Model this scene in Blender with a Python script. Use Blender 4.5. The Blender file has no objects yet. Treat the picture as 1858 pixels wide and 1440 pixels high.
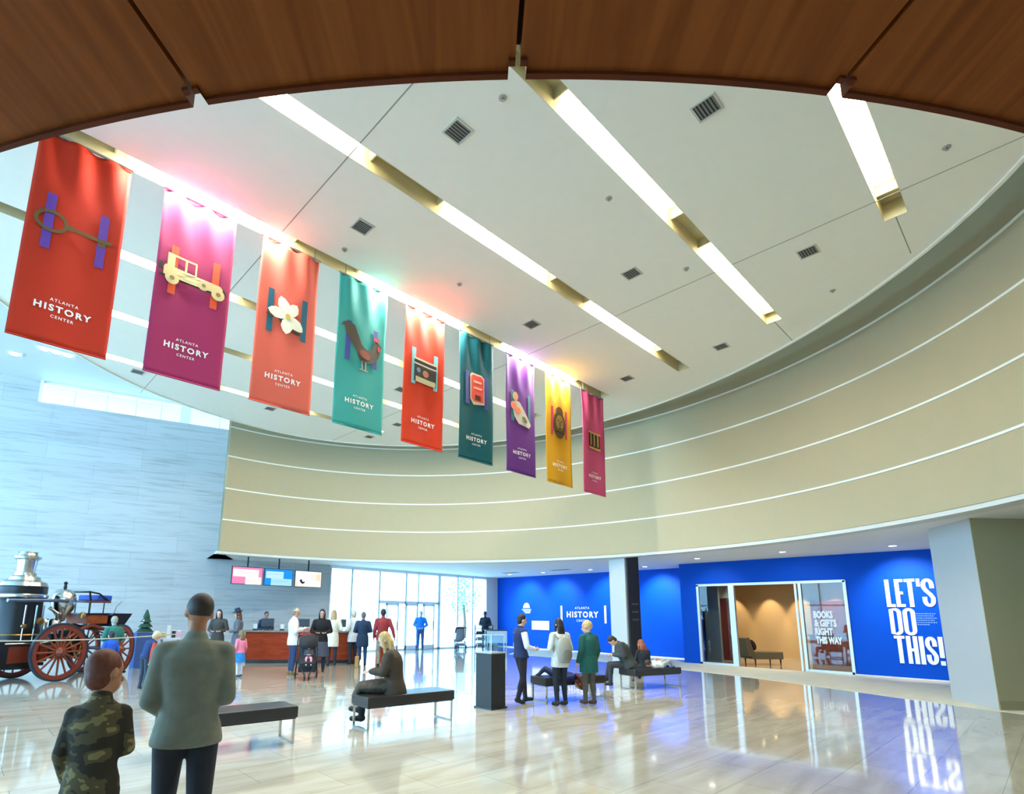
import bpy, bmesh, math, random
import numpy as np
from mathutils import Vector, Matrix, Euler
random.seed(7)
PI = math.pi
SC = bpy.context.scene
COL = SC.collection

# ------------------------------------------------------------------ camera
CAM_H = 1.6
_pitch, _roll, _yaw = 0.184631317, 0.0129000824, 0.827798485
F_PX, PX, PY = 989.387542, 837.366034, 930.795991
Fv = Vector((math.cos(_pitch)*math.cos(_yaw), math.cos(_pitch)*math.sin(_yaw), math.sin(_pitch)))
rv = Vector((math.sin(_yaw), -math.cos(_yaw), 0)); uv = rv.cross(Fv)
c_, s_ = math.cos(_roll), math.sin(_roll)
Rv = c_*rv + s_*uv; Uv = -s_*rv + c_*uv
cam_d = bpy.data.cameras.new('camera'); cam = bpy.data.objects.new('camera', cam_d); COL.objects.link(cam)
M = Matrix.Identity(4)
for i in range(3):
    M[i][0] = Rv[i]; M[i][1] = Uv[i]; M[i][2] = -Fv[i]
M[0][3], M[1][3], M[2][3] = 0, 0, CAM_H
cam.matrix_world = M
cam_d.sensor_fit = 'HORIZONTAL'; cam_d.sensor_width = 36
cam_d.lens = 36*F_PX/1858
cam_d.shift_x = (929-PX)/1858; cam_d.shift_y = (PY-720)/1858
cam_d.clip_start = 0.05; cam_d.clip_end = 300
SC.camera = cam

# ------------------------------------------------------------------ world, exposure
SC.view_settings.view_transform = 'Standard'
SC.view_settings.look = 'None'
SC.view_settings.gamma = 1
SC.view_settings.use_curve_mapping = False
SC.view_settings.exposure = 1.08
w = bpy.data.worlds.new('sky'); SC.world = w; w.use_nodes = True
bg = w.node_tree.nodes['Background']
bg.inputs[0].default_value = (0.43, 0.74, 1.0, 1); bg.inputs[1].default_value = 6.8

# ------------------------------------------------------------------ helpers
def lin(c):
    return tuple(((v/255)/12.92 if v/255 <= .04045 else ((v/255+.055)/1.055)**2.4) for v in c)
_m = {}
def mat(name, rgb, rough=.6, metal=0, emit=0, spec=.5, coat=0, noise=0, nscale=6, nstretch=(1,1,1), bump=0, alpha=1):
    """procedural material; rgb is given in sRGB 0-255"""
    k = name
    if k in _m: return _m[k]
    m = bpy.data.materials.new(name); m.use_nodes = True
    nt = m.node_tree; b = nt.nodes['Principled BSDF']
    c = lin(rgb)+(1,)
    b.inputs['Base Color'].default_value = c
    b.inputs['Roughness'].default_value = rough
    b.inputs['Metallic'].default_value = metal
    b.inputs['Specular IOR Level'].default_value = spec
    if coat:
        b.inputs['Coat Weight'].default_value = coat; b.inputs['Coat Roughness'].default_value = .05
    if emit:
        b.inputs['Emission Color'].default_value = c; b.inputs['Emission Strength'].default_value = emit
    tc = nt.nodes.new('ShaderNodeTexCoord'); mp = nt.nodes.new('ShaderNodeMapping'); nz = nt.nodes.new('ShaderNodeTexNoise')
    mp.inputs['Scale'].default_value = nstretch
    nz.inputs['Scale'].default_value = nscale; nz.inputs['Detail'].default_value = 5
    nt.links.new(tc.outputs['Object'], mp.inputs[0]); nt.links.new(mp.outputs[0], nz.inputs['Vector'])
    nv = noise if noise else .01
    cr = nt.nodes.new('ShaderNodeValToRGB')
    cr.color_ramp.elements[0].position = .3; cr.color_ramp.elements[1].position = .7
    cr.color_ramp.elements[0].color = tuple(v*(1-nv) for v in c[:3])+(1,)
    cr.color_ramp.elements[1].color = tuple(min(1, v*(1+nv)) for v in c[:3])+(1,)
    nt.links.new(nz.outputs[0], cr.inputs[0]); nt.links.new(cr.outputs[0], b.inputs['Base Color'])
    if bump:
        bp = nt.nodes.new('ShaderNodeBump'); bp.inputs['Strength'].default_value = bump; bp.inputs['Distance'].default_value = .01
        nt.links.new(nz.outputs[0], bp.inputs['Height']); nt.links.new(bp.outputs[0], b.inputs['Normal'])
    _m[k] = m
    return m
def glass_mat(name, tint=(235, 245, 250), refl=.12):
    if name in _m: return _m[name]
    m = bpy.data.materials.new(name); m.use_nodes = True; nt = m.node_tree; nt.nodes.clear()
    o = nt.nodes.new('ShaderNodeOutputMaterial'); t = nt.nodes.new('ShaderNodeBsdfTransparent'); g = nt.nodes.new('ShaderNodeBsdfGlossy')
    t.inputs[0].default_value = lin(tint)+(1,); g.inputs['Roughness'].default_value = .02
    lw_ = nt.nodes.new('ShaderNodeLayerWeight'); lw_.inputs[0].default_value = .5; pw = nt.nodes.new('ShaderNodeMath'); pw.operation = 'POWER'; pw.inputs[1].default_value = 5; nt.links.new(lw_.outputs['Facing'], pw.inputs[0])
    fr = nt.nodes.new('ShaderNodeMath'); fr.operation = 'MULTIPLY_ADD'; fr.inputs[1].default_value = .4; fr.inputs[2].default_value = .03; nt.links.new(pw.outputs[0], fr.inputs[0])
    x = nt.nodes.new('ShaderNodeMixShader'); nt.links.new(fr.outputs[0], x.inputs[0])
    nt.links.new(t.outputs[0], x.inputs[1]); nt.links.new(g.outputs[0], x.inputs[2]); nt.links.new(x.outputs[0], o.inputs[0])
    _m[name] = m; return m
def glow(name, rgb, strength):
    if name in _m: return _m[name]
    m = bpy.data.materials.new(name); m.use_nodes = True; nt = m.node_tree; nt.nodes.clear()
    o = nt.nodes.new('ShaderNodeOutputMaterial'); e = nt.nodes.new('ShaderNodeEmission')
    e.inputs[0].default_value = lin(rgb)+(1,); e.inputs[1].default_value = strength
    nt.links.new(e.outputs[0], o.inputs[0]); _m[name] = m; return m

class MB:
    """collects polygons and links them as one mesh object"""
    def __init__(s): s.v = []; s.f = []; s.mi = []; s.cur = 0
    def add(s, vs, fs):
        o = len(s.v); s.v += [tuple(a) for a in vs]
        for f in fs: s.f.append([i+o for i in f]); s.mi.append(s.cur)
        return s
    def box(s, x0, x1, y0, y1, z0, z1, M=None):
        vs = [Vector((x, y, z)) for z in (z0, z1) for y in (y0, y1) for x in (x0, x1)]
        if M: vs = [M @ a for a in vs]
        return s.add(vs, [(0,2,3,1),(4,5,7,6),(0,1,5,4),(2,6,7,3),(0,4,6,2),(1,3,7,5)])
    def prism(s, poly, z0, z1, M=None):
        n = len(poly); vs = [Vector((p[0], p[1], z0)) for p in poly]+[Vector((p[0], p[1], z1)) for p in poly]
        if M: vs = [M @ a for a in vs]
        return s.add(vs, [list(range(n))[::-1], list(range(n, 2*n))]+[(i, (i+1) % n, n+(i+1) % n, n+i) for i in range(n)])
    def loft(s, rings, cap=True, closed=False):
        n = len(rings[0]); vs = [p for r in rings for p in r]; fs = []
        k = len(rings)
        for i in range(k if closed else k-1):
            a, b = i*n, ((i+1) % k)*n
            for j in range(n): fs.append((a+j, a+(j+1) % n, b+(j+1) % n, b+j))
        if cap and not closed: fs += [list(range(n))[::-1], list(range((k-1)*n, k*n))]
        return s.add(vs, fs)
    def tube(s, pts, rad, n=8, closed=False):
        pts = [Vector(p) for p in pts]; k = len(pts)
        rad = rad if hasattr(rad, '__len__') else [rad]*k
        rings = []; up = None
        for i, p in enumerate(pts):
            if closed: t = (pts[(i+1) % k]-pts[i-1]).normalized()
            else: t = (pts[min(i+1, k-1)]-pts[max(i-1, 0)]).normalized()
            if up is None:
                up = Vector((0, 0, 1)) if abs(t.z) < .9 else Vector((1, 0, 0))
            a = t.cross(up)
            if a.length < 1e-5: a = t.orthogonal()
            a.normalize(); b = a.cross(t).normalized(); up = b
            rings.append([p+rad[i]*(math.cos(2*PI*j/n)*a+math.sin(2*PI*j/n)*b) for j in range(n)])
        return s.loft(rings, True, closed)
    def lathe(s, prof, c=(0, 0, 0), ax='z', n=24, M=None):
        rings = []
        for r, h in prof:
            R = []
            for j in range(n):
                a = 2*PI*j/n; x, y = r*math.cos(a), r*math.sin(a)
                p = {'z': (x, y, h), 'y': (x, h, y), 'x': (h, x, y)}[ax]
                p = Vector(p)+Vector(c)
                R.append(M @ p if M else p)
            rings.append(R)
        if prof[0] == prof[-1]: return s.loft(rings[:-1], False, True)
        return s.loft(rings)
    def ell(s, c, r, n=12, m=8, M=None):
        rings = []
        for i in range(1, m):
            t = PI*i/m; R = []
            for j in range(n):
                a = 2*PI*j/n
                p = Vector((r[0]*math.sin(t)*math.cos(a), r[1]*math.sin(t)*math.sin(a), -r[2]*math.cos(t)))
                if M: p = M @ p
                R.append(p+Vector(c))
            rings.append(R)
        return s.loft(rings)
    def mesh(s, name, mats):
        me = bpy.data.meshes.new(name); me.from_pydata(s.v, [], s.f)
        mats = mats if isinstance(mats, (list, tuple)) else [mats]
        for m in mats: me.materials.append(m)
        if len(mats) > 1: me.polygons.foreach_set('material_index', s.mi)
        bm = bmesh.new(); bm.from_mesh(me); bmesh.ops.recalc_face_normals(bm, faces=bm.faces); bm.to_mesh(me); bm.free()
        me.update(); return me
    def build(s, name, mats, parent=None, smooth=False, bevel=0):
        me = s.mesh(name, mats)
        if smooth:
            me.shade_smooth()
            try: me.set_sharp_from_angle(angle=math.radians(40))
            except Exception: pass
        o = bpy.data.objects.new(name, me); COL.objects.link(o)
        if parent: o.parent = parent
        if bevel:
            b = o.modifiers.new('bevel', 'BEVEL'); b.width = bevel; b.segments = 2; b.limit_method = 'ANGLE'
        return o
def thing(name, label, cat, loc=(0, 0, 0), rz=0, group=None):
    o = bpy.data.objects.new(name, None); COL.objects.link(o); o.empty_display_size = .1
    o.location = loc; o.rotation_euler = (0, 0, rz); o['label'] = label; o['category'] = cat
    if group: o['group'] = group
    return o
def tag(o, label, cat, group=None):
    o['label'] = label; o['category'] = cat
    if group: o['group'] = group
    return o
def struct(o, label=None, cat=None):
    o['kind'] = 'structure'
    if label: o['label'] = label
    if cat: o['category'] = cat
    return o
def dup(root, loc=None, rz=None, label=None, group=None):
    r = root.copy(); COL.objects.link(r)
    if loc is not None: r.location = loc
    if rz is not None: r.rotation_euler = (0, 0, rz)
    if label: r['label'] = label
    if group: r['group'] = group
    def rec(a, b):
        for ch in list(a.children):
            c = ch.copy(); COL.objects.link(c); c.parent = b; rec(ch, c)
    rec(root, r)
    return r
def lamp(name, kind, loc, energy, color=(1, 1, 1), aim=None, **kw):
    d = bpy.data.lights.new(name, kind); d.energy = energy; d.color = color
    for k, v in kw.items(): setattr(d, k, v)
    o = bpy.data.objects.new(name, d); COL.objects.link(o); o.location = loc
    if aim is not None:
        o.rotation_euler = (Vector(aim)-Vector(loc)).to_track_quat('-Z', 'Y').to_euler()
    return o
def clip_poly(poly, ax, lo, hi):
    for sgn, lim in ((1, lo), (-1, -hi)):
        out = []
        for i in range(len(poly)):
            a, b = poly[i-1], poly[i]; da, db = sgn*a[ax]-lim, sgn*b[ax]-lim
            if (da >= 0) != (db >= 0):
                t = da/(da-db); out.append((a[0]+t*(b[0]-a[0]), a[1]+t*(b[1]-a[1])))
            if db >= 0: out.append(b)
        poly = out
        if not poly: return []
    return poly
def text_geo(body, w, h, depth=.006, bold=0.0, space=1.0):
    """flat lettering fitted to a w x h box, centred, as (verts, faces) in x/y with depth in z"""
    cu = bpy.data.curves.new('t', 'FONT'); cu.body = body; cu.size = 1; cu.offset = bold; cu.align_x = 'CENTER'; cu.resolution_u = 3; cu.space_character = space
    o = bpy.data.objects.new('t', cu); me = o.to_mesh()
    vs = [v.co.copy() for v in me.vertices]; fs = [list(p.vertices) for p in me.polygons]
    o.to_mesh_clear(); bpy.data.objects.remove(o); bpy.data.curves.remove(cu)
    x0, x1 = min(v.x for v in vs), max(v.x for v in vs); y0, y1 = min(v.y for v in vs), max(v.y for v in vs)
    vs = [((v.x-(x0+x1)/2)*w/(x1-x0), (v.y-(y0+y1)/2)*h/(y1-y0), depth) for v in vs]
    return vs, fs

# ------------------------------------------------------------------ base materials
white = mat('white_paint', (206, 206, 200), .7)
ceil_m = mat('ceiling_paint', (234, 231, 218), .8)
drum_m = mat('cream_plaster', (176, 162, 129), .7)
chrome = mat('chrome', (205, 205, 200), .15, 1)
black = mat('black_satin', (24, 24, 27), .35)
steel = mat('brushed_steel', (170, 170, 172), .3, 1)

def stone_material():
    m = bpy.data.materials.new('travertine'); m.use_nodes = True; nt = m.node_tree; b = nt.nodes['Principled BSDF']
    b.inputs['Roughness'].default_value = .45
    tc = nt.nodes.new('ShaderNodeTexCoord'); mp = nt.nodes.new('ShaderNodeMapping'); mp.inputs['Scale'].default_value = (.35, 1, 5)
    nz = nt.nodes.new('ShaderNodeTexNoise'); nz.inputs['Scale'].default_value = 1.6; nz.inputs['Detail'].default_value = 9; nz.inputs['Roughness'].default_value = .65
    nt.links.new(tc.outputs['Object'], mp.inputs[0]); nt.links.new(mp.outputs[0], nz.inputs['Vector'])
    cr = nt.nodes.new('ShaderNodeValToRGB'); e = cr.color_ramp.elements
    e[0].position = .33; e[0].color = lin((158, 156, 152))+(1,); e[1].position = .5; e[1].color = lin((180, 180, 180))+(1,)
    nt.links.new(nz.outputs[0], cr.inputs[0])
    mp2 = nt.nodes.new('ShaderNodeMapping'); mp2.inputs['Rotation'].default_value = (PI/2, 0, 0)
    br = nt.nodes.new('ShaderNodeTexBrick'); br.inputs['Scale'].default_value = 1; br.inputs['Brick Width'].default_value = 2.9
    br.inputs['Row Height'].default_value = .62; br.inputs['Mortar Size'].default_value = .006
    br.inputs['Color1'].default_value = (1, 1, 1, 1); br.inputs['Color2'].default_value = (.9, .9, .9, 1); br.inputs['Mortar'].default_value = (.72, .72, .72, 1)
    nt.links.new(tc.outputs['Object'], mp2.inputs[0]); nt.links.new(mp2.outputs[0], br.inputs['Vector'])
    mx = nt.nodes.new('ShaderNodeMix'); mx.data_type = 'RGBA'; mx.blend_type = 'MULTIPLY'; mx.inputs[0].default_value = 1
    nt.links.new(cr.outputs[0], mx.inputs[6]); nt.links.new(br.outputs[0], mx.inputs[7]); nt.links.new(mx.outputs[2], b.inputs['Base Color'])
    return m
def floor_material():
    m = bpy.data.materials.new('polished_marble'); m.use_nodes = True; nt = m.node_tree; b = nt.nodes['Principled BSDF']
    b.inputs['Roughness'].default_value = .08; b.inputs['Specular IOR Level'].default_value = .55
    b.inputs['Coat Weight'].default_value = .3; b.inputs['Coat Roughness'].default_value = .03
    tc = nt.nodes.new('ShaderNodeTexCoord'); mp = nt.nodes.new('ShaderNodeMapping'); mp.inputs['Scale'].default_value = (.5, 2.6, 1)
    mp.inputs['Rotation'].default_value = (0, 0, .25)
    nz = nt.nodes.new('ShaderNodeTexNoise'); nz.inputs['Scale'].default_value = 1.7; nz.inputs['Detail'].default_value = 8; nz.inputs['Distortion'].default_value = .6
    nt.links.new(tc.outputs['Object'], mp.inputs[0]); nt.links.new(mp.outputs[0], nz.inputs['Vector'])
    cr = nt.nodes.new('ShaderNodeValToRGB'); e = cr.color_ramp.elements
    e[0].position = .3; e[0].color = lin((176, 169, 152))+(1,); e[1].position = .62; e[1].color = lin((198, 194, 182))+(1,)
    nt.links.new(nz.outputs[0], cr.inputs[0])
    br = nt.nodes.new('ShaderNodeTexBrick'); br.inputs['Scale'].default_value = 1; br.inputs['Brick Width'].default_value = 1.2
    br.inputs['Row Height'].default_value = .6; br.inputs['Mortar Size'].default_value = .004
    br.inputs['Color1'].default_value = (1, 1, 1, 1); br.inputs['Color2'].default_value = (.88, .885, .9, 1); br.inputs['Mortar'].default_value = (.6, .6, .58, 1)
    nt.links.new(tc.outputs['Object'], br.inputs['Vector'])
    mx = nt.nodes.new('ShaderNodeMix'); mx.data_type = 'RGBA'; mx.blend_type = 'MULTIPLY'; mx.inputs[0].default_value = 1
    nt.links.new(cr.outputs[0], mx.inputs[6]); nt.links.new(br.outputs[0], mx.inputs[7]); nt.links.new(mx.outputs[2], b.inputs['Base Color'])
    return m
def wood_material(name, c0, c1, sc=(1, 1, 1), rough=.4, rot=None):
    m = bpy.data.materials.new(name); m.use_nodes = True; nt = m.node_tree; b = nt.nodes['Principled BSDF']
    b.inputs['Roughness'].default_value = rough; b.inputs['Specular IOR Level'].default_value = .12
    tc = nt.nodes.new('ShaderNodeTexCoord'); mp = nt.nodes.new('ShaderNodeMapping'); mp.inputs['Scale'].default_value = sc
    if rot is not None: mp.vector_type = 'TEXTURE'; mp.inputs['Rotation'].default_value = (0, 0, rot)
    nz = nt.nodes.new('ShaderNodeTexNoise'); nz.inputs['Scale'].default_value = 3; nz.inputs['Detail'].default_value = 6; nz.inputs['Distortion'].default_value = 1.2
    nt.links.new(tc.outputs['Object'], mp.inputs[0]); nt.links.new(mp.outputs[0], nz.inputs['Vector'])
    cr = nt.nodes.new('ShaderNodeValToRGB'); e = cr.color_ramp.elements
    e[0].position = .3; e[0].color = lin(c0)+(1,); e[1].position = .7; e[1].color = lin(c1)+(1,)
    nt.links.new(nz.outputs[0], cr.inputs[0]); nt.links.new(cr.outputs[0], b.inputs['Base Color'])
    return m
stone_m = stone_material(); floor_m = floor_material()

# ------------------------------------------------------------------ shell
CX, CY = 5.24, 8.38          # centre of the rotunda
def polar(a, r): return (CX+r*math.cos(math.radians(a)), CY+r*math.sin(math.radians(a)))
_da = [-100, -60, -45, -28, -10, 10, 30, 50, 70, 84]; _dr = [10.7, 10.8, 10.8, 10.68, 10.58, 10.6, 10.72, 10.88, 10.78, 10.5]
_dc = np.polyfit(np.radians(_da), _dr, 6)
def drum_r(a): return float(np.polyval(_dc, math.radians(a)))
_ca = [-180, -140, -104, -80, -62.2, -52.7, -45.7, -33.5, -18.6, -1.8, 16.8, 37.8, 53.5, 71, 85, 96, 105, 111, 118, 135, 160, 180]
_cr = [7.4, 8.6, 9.7, 10.05, 9.96, 9.76, 9.61, 9.4, 9.29, 9.3, 9.5, 9.76, 9.87, 9.8, 9.3, 8.93, 8.66, 8.4, 8.14, 7.6, 7.3, 7.4]
def disc_r(a):
    s = 0; wt = 0
    for d in range(-12, 13, 3):
        q = (a+d+180) % 360-180
        g = math.exp(-(d/7)**2); s += g*float(np.interp(q, _ca, _cr)); wt += g
    return s/wt

b = MB(); b.box(-14, 24, -12, 27, -.2, 0); struct(b.build('floor', floor_m))
# matte stone border between the polished rotunda floor and the blue walls
b = MB(); A = [-48, -40, -32, -24, -16, -8, 0, 8, 16, 24, 32]
_br = [12.35, 11.75, 11.35, 11.3, 11.4, 11.6, 11.9, 12.4, 13.0, 13.7, 14.6]
inner = [polar(a, r) for a, r in zip(A, _br)]
outer = [(20.02, 1.0), (20.02, 2.4), (20.02, 4), (20.02, 5.5), (20.02, 7), (20.02, 8.3), (20.02, 9.6), (21.55, 11), (21.55, 13), (21.55, 15.5), (21.55, 18.5)]
for i in range(len(A)-1):
    b.prism([inner[i], outer[i], outer[i+1], inner[i+1]], 0, .004)
struct(b.build('trim_1', mat('matte_limestone', (226, 220, 196), .75, noise=.05, nscale=3)), 'pale matte stone floor border in front of the blue walls', 'floor border')

# rotunda drum wall, with thin raised reveals
def ring_band(a0, a1, r_off0, r_off1, z0, z1, rf, step=2.0):
    n = max(2, int((a1-a0)/step)); rings = []
    for i in range(n+1):
        a = a0+(a1-a0)*i/n; r = rf(a)
        p0, p1 = polar(a, r+r_off0), polar(a, r+r_off1)
        rings.append([Vector((p0[0], p0[1], z0)), Vector((p1[0], p1[1], z0)), Vector((p1[0], p1[1], z1)), Vector((p0[0], p0[1], z1))])
    return rings
b = MB(); zs = [3.6, 4.68, 5.76, 6.9, 7.95, 9.2]
for i in range(5):
    b.loft(ring_band(-95, 84, 0, .3, zs[i]+.02, zs[i+1]-.02, drum_r, 1.5))
b.loft(ring_band(-95, 84, .01, .3, 3.6, 9.2, drum_r, 1.5))
struct(b.build('wall_drum', drum_m, smooth=True))
b = MB()
for z in zs[1:5]: b.loft(ring_band(-95, 84, -.018, .02, z-.022, z+.022, drum_r, 1.5))
struct(b.build('trim_2', mat('reveal_white', (236, 234, 222), .5), smooth=True), 'thin pale horizontal bands around the curved wall', 'wall trim')
b = MB(); b.loft(ring_band(-95, 84.4, -.03, .33, 3.52, 3.6, drum_r, 1.5))
struct(b.build('trim_3', white, smooth=True), 'white bottom edge of the curved wall', 'wall trim')

# suspended ceiling disc with light troughs
outline = [polar(a, disc_r(a)) for a in np.arange(-180, 180, 3)]
ZC = 7.8; TW = .15
STR = [(0.98, 5.6, 10.03), (3.36, 2.6, 12.02), (5.74, 0.4, 12.9), (8.11, -.6, 13.0), (10.49, -.9, 12.9), (12.86, 0.3, 12.0), (15.24, 1.7, 10.2)]
b = MB(); y = -5.0
for (yc, x0, x1) in STR:
    p = clip_poly(outline, 1, y, yc-TW)
    if len(p) > 2: b.prism(p, ZC, ZC+.05)
    q = clip_poly(outline, 1, yc-TW, yc+TW)
    l = clip_poly(q, 0, -20, x0); r = clip_poly(q, 0, x1, 40)
    for p in (l, r):
        if len(p) > 2: b.prism(p, ZC, ZC+.05)
    y = yc+TW
p = clip_poly(outline, 1, y, 25)
if len(p) > 2: b.prism(p, ZC, ZC+.05)
b.prism(outline, ZC+.42, ZC+.5)
n = len(outline)
rim = [Vector((p[0], p[1], 0)) for p in outline]
b.loft([[Vector((p[0], p[1], ZC-.03)), Vector((CX+(p[0]-CX)*1.006, CY+(p[1]-CY)*1.006, ZC-.03)), Vector((CX+(p[0]-CX)*1.006, CY+(p[1]-CY)*1.006, ZC+.5)), Vector((p[0], p[1], ZC+.5))] for p in outline], closed=True)
b.cur = 1
for x in (3.2, 9.42): b.box(x-.008, x+.008, -1.2 if x > 5 else 0, 17.3, ZC-.002, ZC)
b.box(10.03, 11.3, .98-.008, .98+.008, ZC-.002, ZC); b.box(12.02, 13.2, 3.352, 3.368, ZC-.002, ZC)
struct(b.build('ceiling', [ceil_m, mat('ceiling_joint', (150, 147, 134), .8)]))
# trough linings (sides and top) and fluorescent runs
trough_m = mat('trough_paint', (200, 190, 152), .6)
tube_m = glow('lamp_tube', (253, 249, 230), 23)
SEG = [(-2.9, -.75), (1.1, 3.3), (5.05, 7.4), (9.0, 11.5)]
SEG4 = [(5.7, 9.3)]
SEG3 = [(4.95, 7.5), (9.0, 11.6)]
for k, (yc, x0, x1) in enumerate(STR):
    names = ['ceiling light trough nearest the right, short and single lit run', 'ceiling light trough second from the right with two lit runs',
             'ceiling light trough third from the right, just right of the banners', 'ceiling light trough directly above the row of banners',
             'first ceiling light trough seen behind the banners', 'second ceiling light trough seen behind the banners', 'farthest ceiling light trough behind the banners']
    t = thing('ceiling_light_trough', names[k], 'ceiling light', (x0, yc, ZC), 0, 'linear light troughs in the round ceiling')
    L = x1-x0; b = MB()
    b.box(0, L, -TW, -TW+.006, .0, .3); b.box(0, L, TW-.006, TW, .0, .3); b.box(0, L, -TW, TW, .3, .31)
    b.box(0, .006, -TW, TW, 0, .3); b.box(L-.006, L, -TW, TW, 0, .3)
    b.build('housing', trough_m, t)
    for (a, c) in (SEG4 if k == 0 else SEG3 if k == 1 else SEG):
        a, c = max(a, x0+.1), min(c, x1-.1)
        if c-a < .3: continue
        b = MB(); b.box(a-x0, c-x0, -.11, .11, .17, .2)
        b.build('lamp_diffuser', tube_m, t)
        for q in (a-x0-.25, c-x0+.25):  # added partitions that trim how far lamp light spreads into the unlit gaps
            if .05 < q < L-.05: MB().box(q-.01, q+.01, -TW+.006, TW-.006, .15, .3).build('added_baffle', trough_m, t)

# upper ceiling above the disc, seen at the left
b = MB(); b.box(-14, 11.5, -8, 26, 9.6, 9.7); b.box(11.5, 22, -8, 20.7, 9.6, 9.7); struct(b.build('ceiling_upper', white))

# low ceiling around the rotunda on the far and right sides
b = MB(); AA = list(np.arange(84, -96, -3.0)); cell = []
for a in AA:
    o = polar(a, drum_r(a)+.05); q = polar(a, drum_r(a)+18)
    if a == AA[0]: q = (9.9, 25.3)
    cell.append((o, q))
for i in range(len(cell)-1):
    q = [cell[i][0], cell[i][1], cell[i+1][1], cell[i+1][0]]
    for p in (clip_poly(q, 0, -30, 11.5), clip_poly(clip_poly(q, 0, 11.5, 40), 1, -30, 20.69)):
        if len(p) > 2: b.prism(p, 3.6, 3.75)
struct(b.build('ceiling_low', mat('soffit_white', (226, 226, 222), .8)))

# ------- travertine wall and clerestory, turned 16 degrees
az = math.radians(-16); SW = Matrix.Translation((11.48, 20.57, 0)) @ Matrix.Rotation(az, 4, 'Z')
def swx(x): return (x-11.48)/math.cos(az)   # local abscissa for a world x on the wall
o = MB().box(swx(-10), 0, 0, .4, 0, 8.8).box(swx(-10), swx(1.28), 0, .4, 8.8, 9.6).build('wall_stone', stone_m); o.matrix_world = SW; struct(o)
o = MB().box(swx(1.28), swx(1.36), -.02, .1, 8.8, 9.6)
for x in (2.25, 3.2, 4.1, 4.9, 6.9): o.box(swx(x), swx(x+.03), .15, .2, 8.8, 9.6)
o.box(swx(5.56), swx(5.9), .05, .35, 8.8, 9.6)
o.box(swx(1.28), 0, .1, .3, 9.52, 9.6)
o = o.build('window_1', mat('frame_white', (232, 235, 238), .4)); o.matrix_world = SW; struct(o)
g = MB().box(swx(1.4), 0, .17, .18, 8.8, 9.52).build('window_pane', glass_mat('clear_glass'), o)
# left glazed wall of the hall (daylight comes through it)
b = MB(); fr = mat('frame_white', (232, 235, 238), .4)
for i in range(8): b.box(-7.06, -6.98, 3+i*3-.04, 3+i*3+.04, 0, 9.6)
for z in (0, 2.6, 5.2, 7.8, 9.5): b.box(-7.05, -6.99, 3, 24, z, z+.1)
o = struct(b.build('window_2', fr)); g = MB().box(-7.03, -7.02, 3, 25, 0, 9.6).build('window_pane', glass_mat('clear_glass'), o)
b = MB(); b.box(-7.2, -7, -12, 3, 0, 9.6); struct(b.build('wall_left', white))
b = MB(); b.box(-7.2, 21, -12.2, -12, 0, 9.6); struct(b.build('wall_back', white))
b = MB(); b.box(20.8, 21, -12, 0, 0, 3.6); struct(b.build('wall_right', white))

# ------- glazed entrance facade
YF = 20.57
b = MB()
b.box(11.48, 21.6, YF, YF+.12, 3.48, 3.6); b.box(11.48, 21.6, YF, YF+.1, 0, .06)
for x, w_ in ((12.55, .05), (13.98, .05), (15.46, .05), (16.18, .04), (17.5, .16), (18.71, .05), (19.76, .05), (11.53, .05)):
    b.box(x-w_/2, x+w_/2, YF, YF+.1, 0, 3.5)
b.box(13.98, 17.5, YF, YF+.1, 2.08, 2.2)
b.cur = 1
for x, z0 in ((12.55, .0), (13.98, 0), (15.46, 2.2), (16.18, 2.2), (18.71, 0), (19.76, 0)): b.box(x-.018, x+.018, YF-.03, YF+.001, z0, 3.48)
o = struct(b.build('window_3', [fr, mat('mullion_grey', (128, 138, 145), .4)]))
MB().box(11.5, 21.0, YF+.04, YF+.05, .06, 3.48).build('window_pane', glass_mat('clear_glass'), o)
struct(MB().box(20.75, 21.6, YF-.02, YF+.25, 0, 3.6).build('wall_corner', mat('warm_white', (222, 214, 198), .7)))
for i, x in enumerate((14.72, 15.82, 16.85)):
    b = MB(); w2 = .34
    b.box(x-w2, x-w2+.06, YF-.02, YF+.04, .02, 2.08).box(x+w2-.06, x+w2, YF-.02, YF+.04, .02, 2.08).box(x-w2, x+w2, YF-.02, YF+.04, 2.0, 2.08).box(x-w2, x+w2, YF-.02, YF+.04, .02, .2)
    o = struct(b.build('door_%d' % (i+1), fr))
    MB().tube([(x+w2-.1, YF-.07, .9), (x+w2-.1, YF-.07, 1.3)], .015).build('door_handle', black, o)

# ------- outside the entrance
struct(MB().box(-30, 60, 27, 80, -.25, -.05).box(24, 60, 10, 27, -.25, -.05).build('ground_outside', mat('pale_paving', (214, 216, 216), .8)))
b = MB()
b.box(10, 40, 33, 34, 4.6, 5.3); b.box(10, 40, 32.6, 33, 5.6, 5.9)
for x in (14, 19.5, 25, 31, 37): b.box(x, x+.5, 33.1, 33.7, -.05, 4.6)
tag(b.build('canopy', mat('pale_canopy', (196, 212, 222), .6)), 'pale outdoor canopy with posts seen through the entrance glass', 'canopy')
bld = thing('building', 'pale building across the forecourt beyond the entrance canopy', 'building', (15, 46, -.05))
MB().box(0, 46, 0, 6, 0, 9).build('wall', mat('pale_facade', (214, 222, 226), .7), bld)
b0 = MB().box(0, 2.4, -.06, 0, 0, 2.2).build('window', mat('pale_window', (150, 186, 205), .2), bld); b0.location = (2, 0, 1)
for i in range(9):
    for z in (1, 4.6):
        if i == 0 and z == 1: continue
        c = b0.copy(); COL.objects.link(c); c.parent = bld; c.location = (2+i*4.8, 0, z)
tr = thing('tree', 'green street tree outside the entrance glass near the blue wall', 'tree', (28, 30, -.05))
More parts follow.
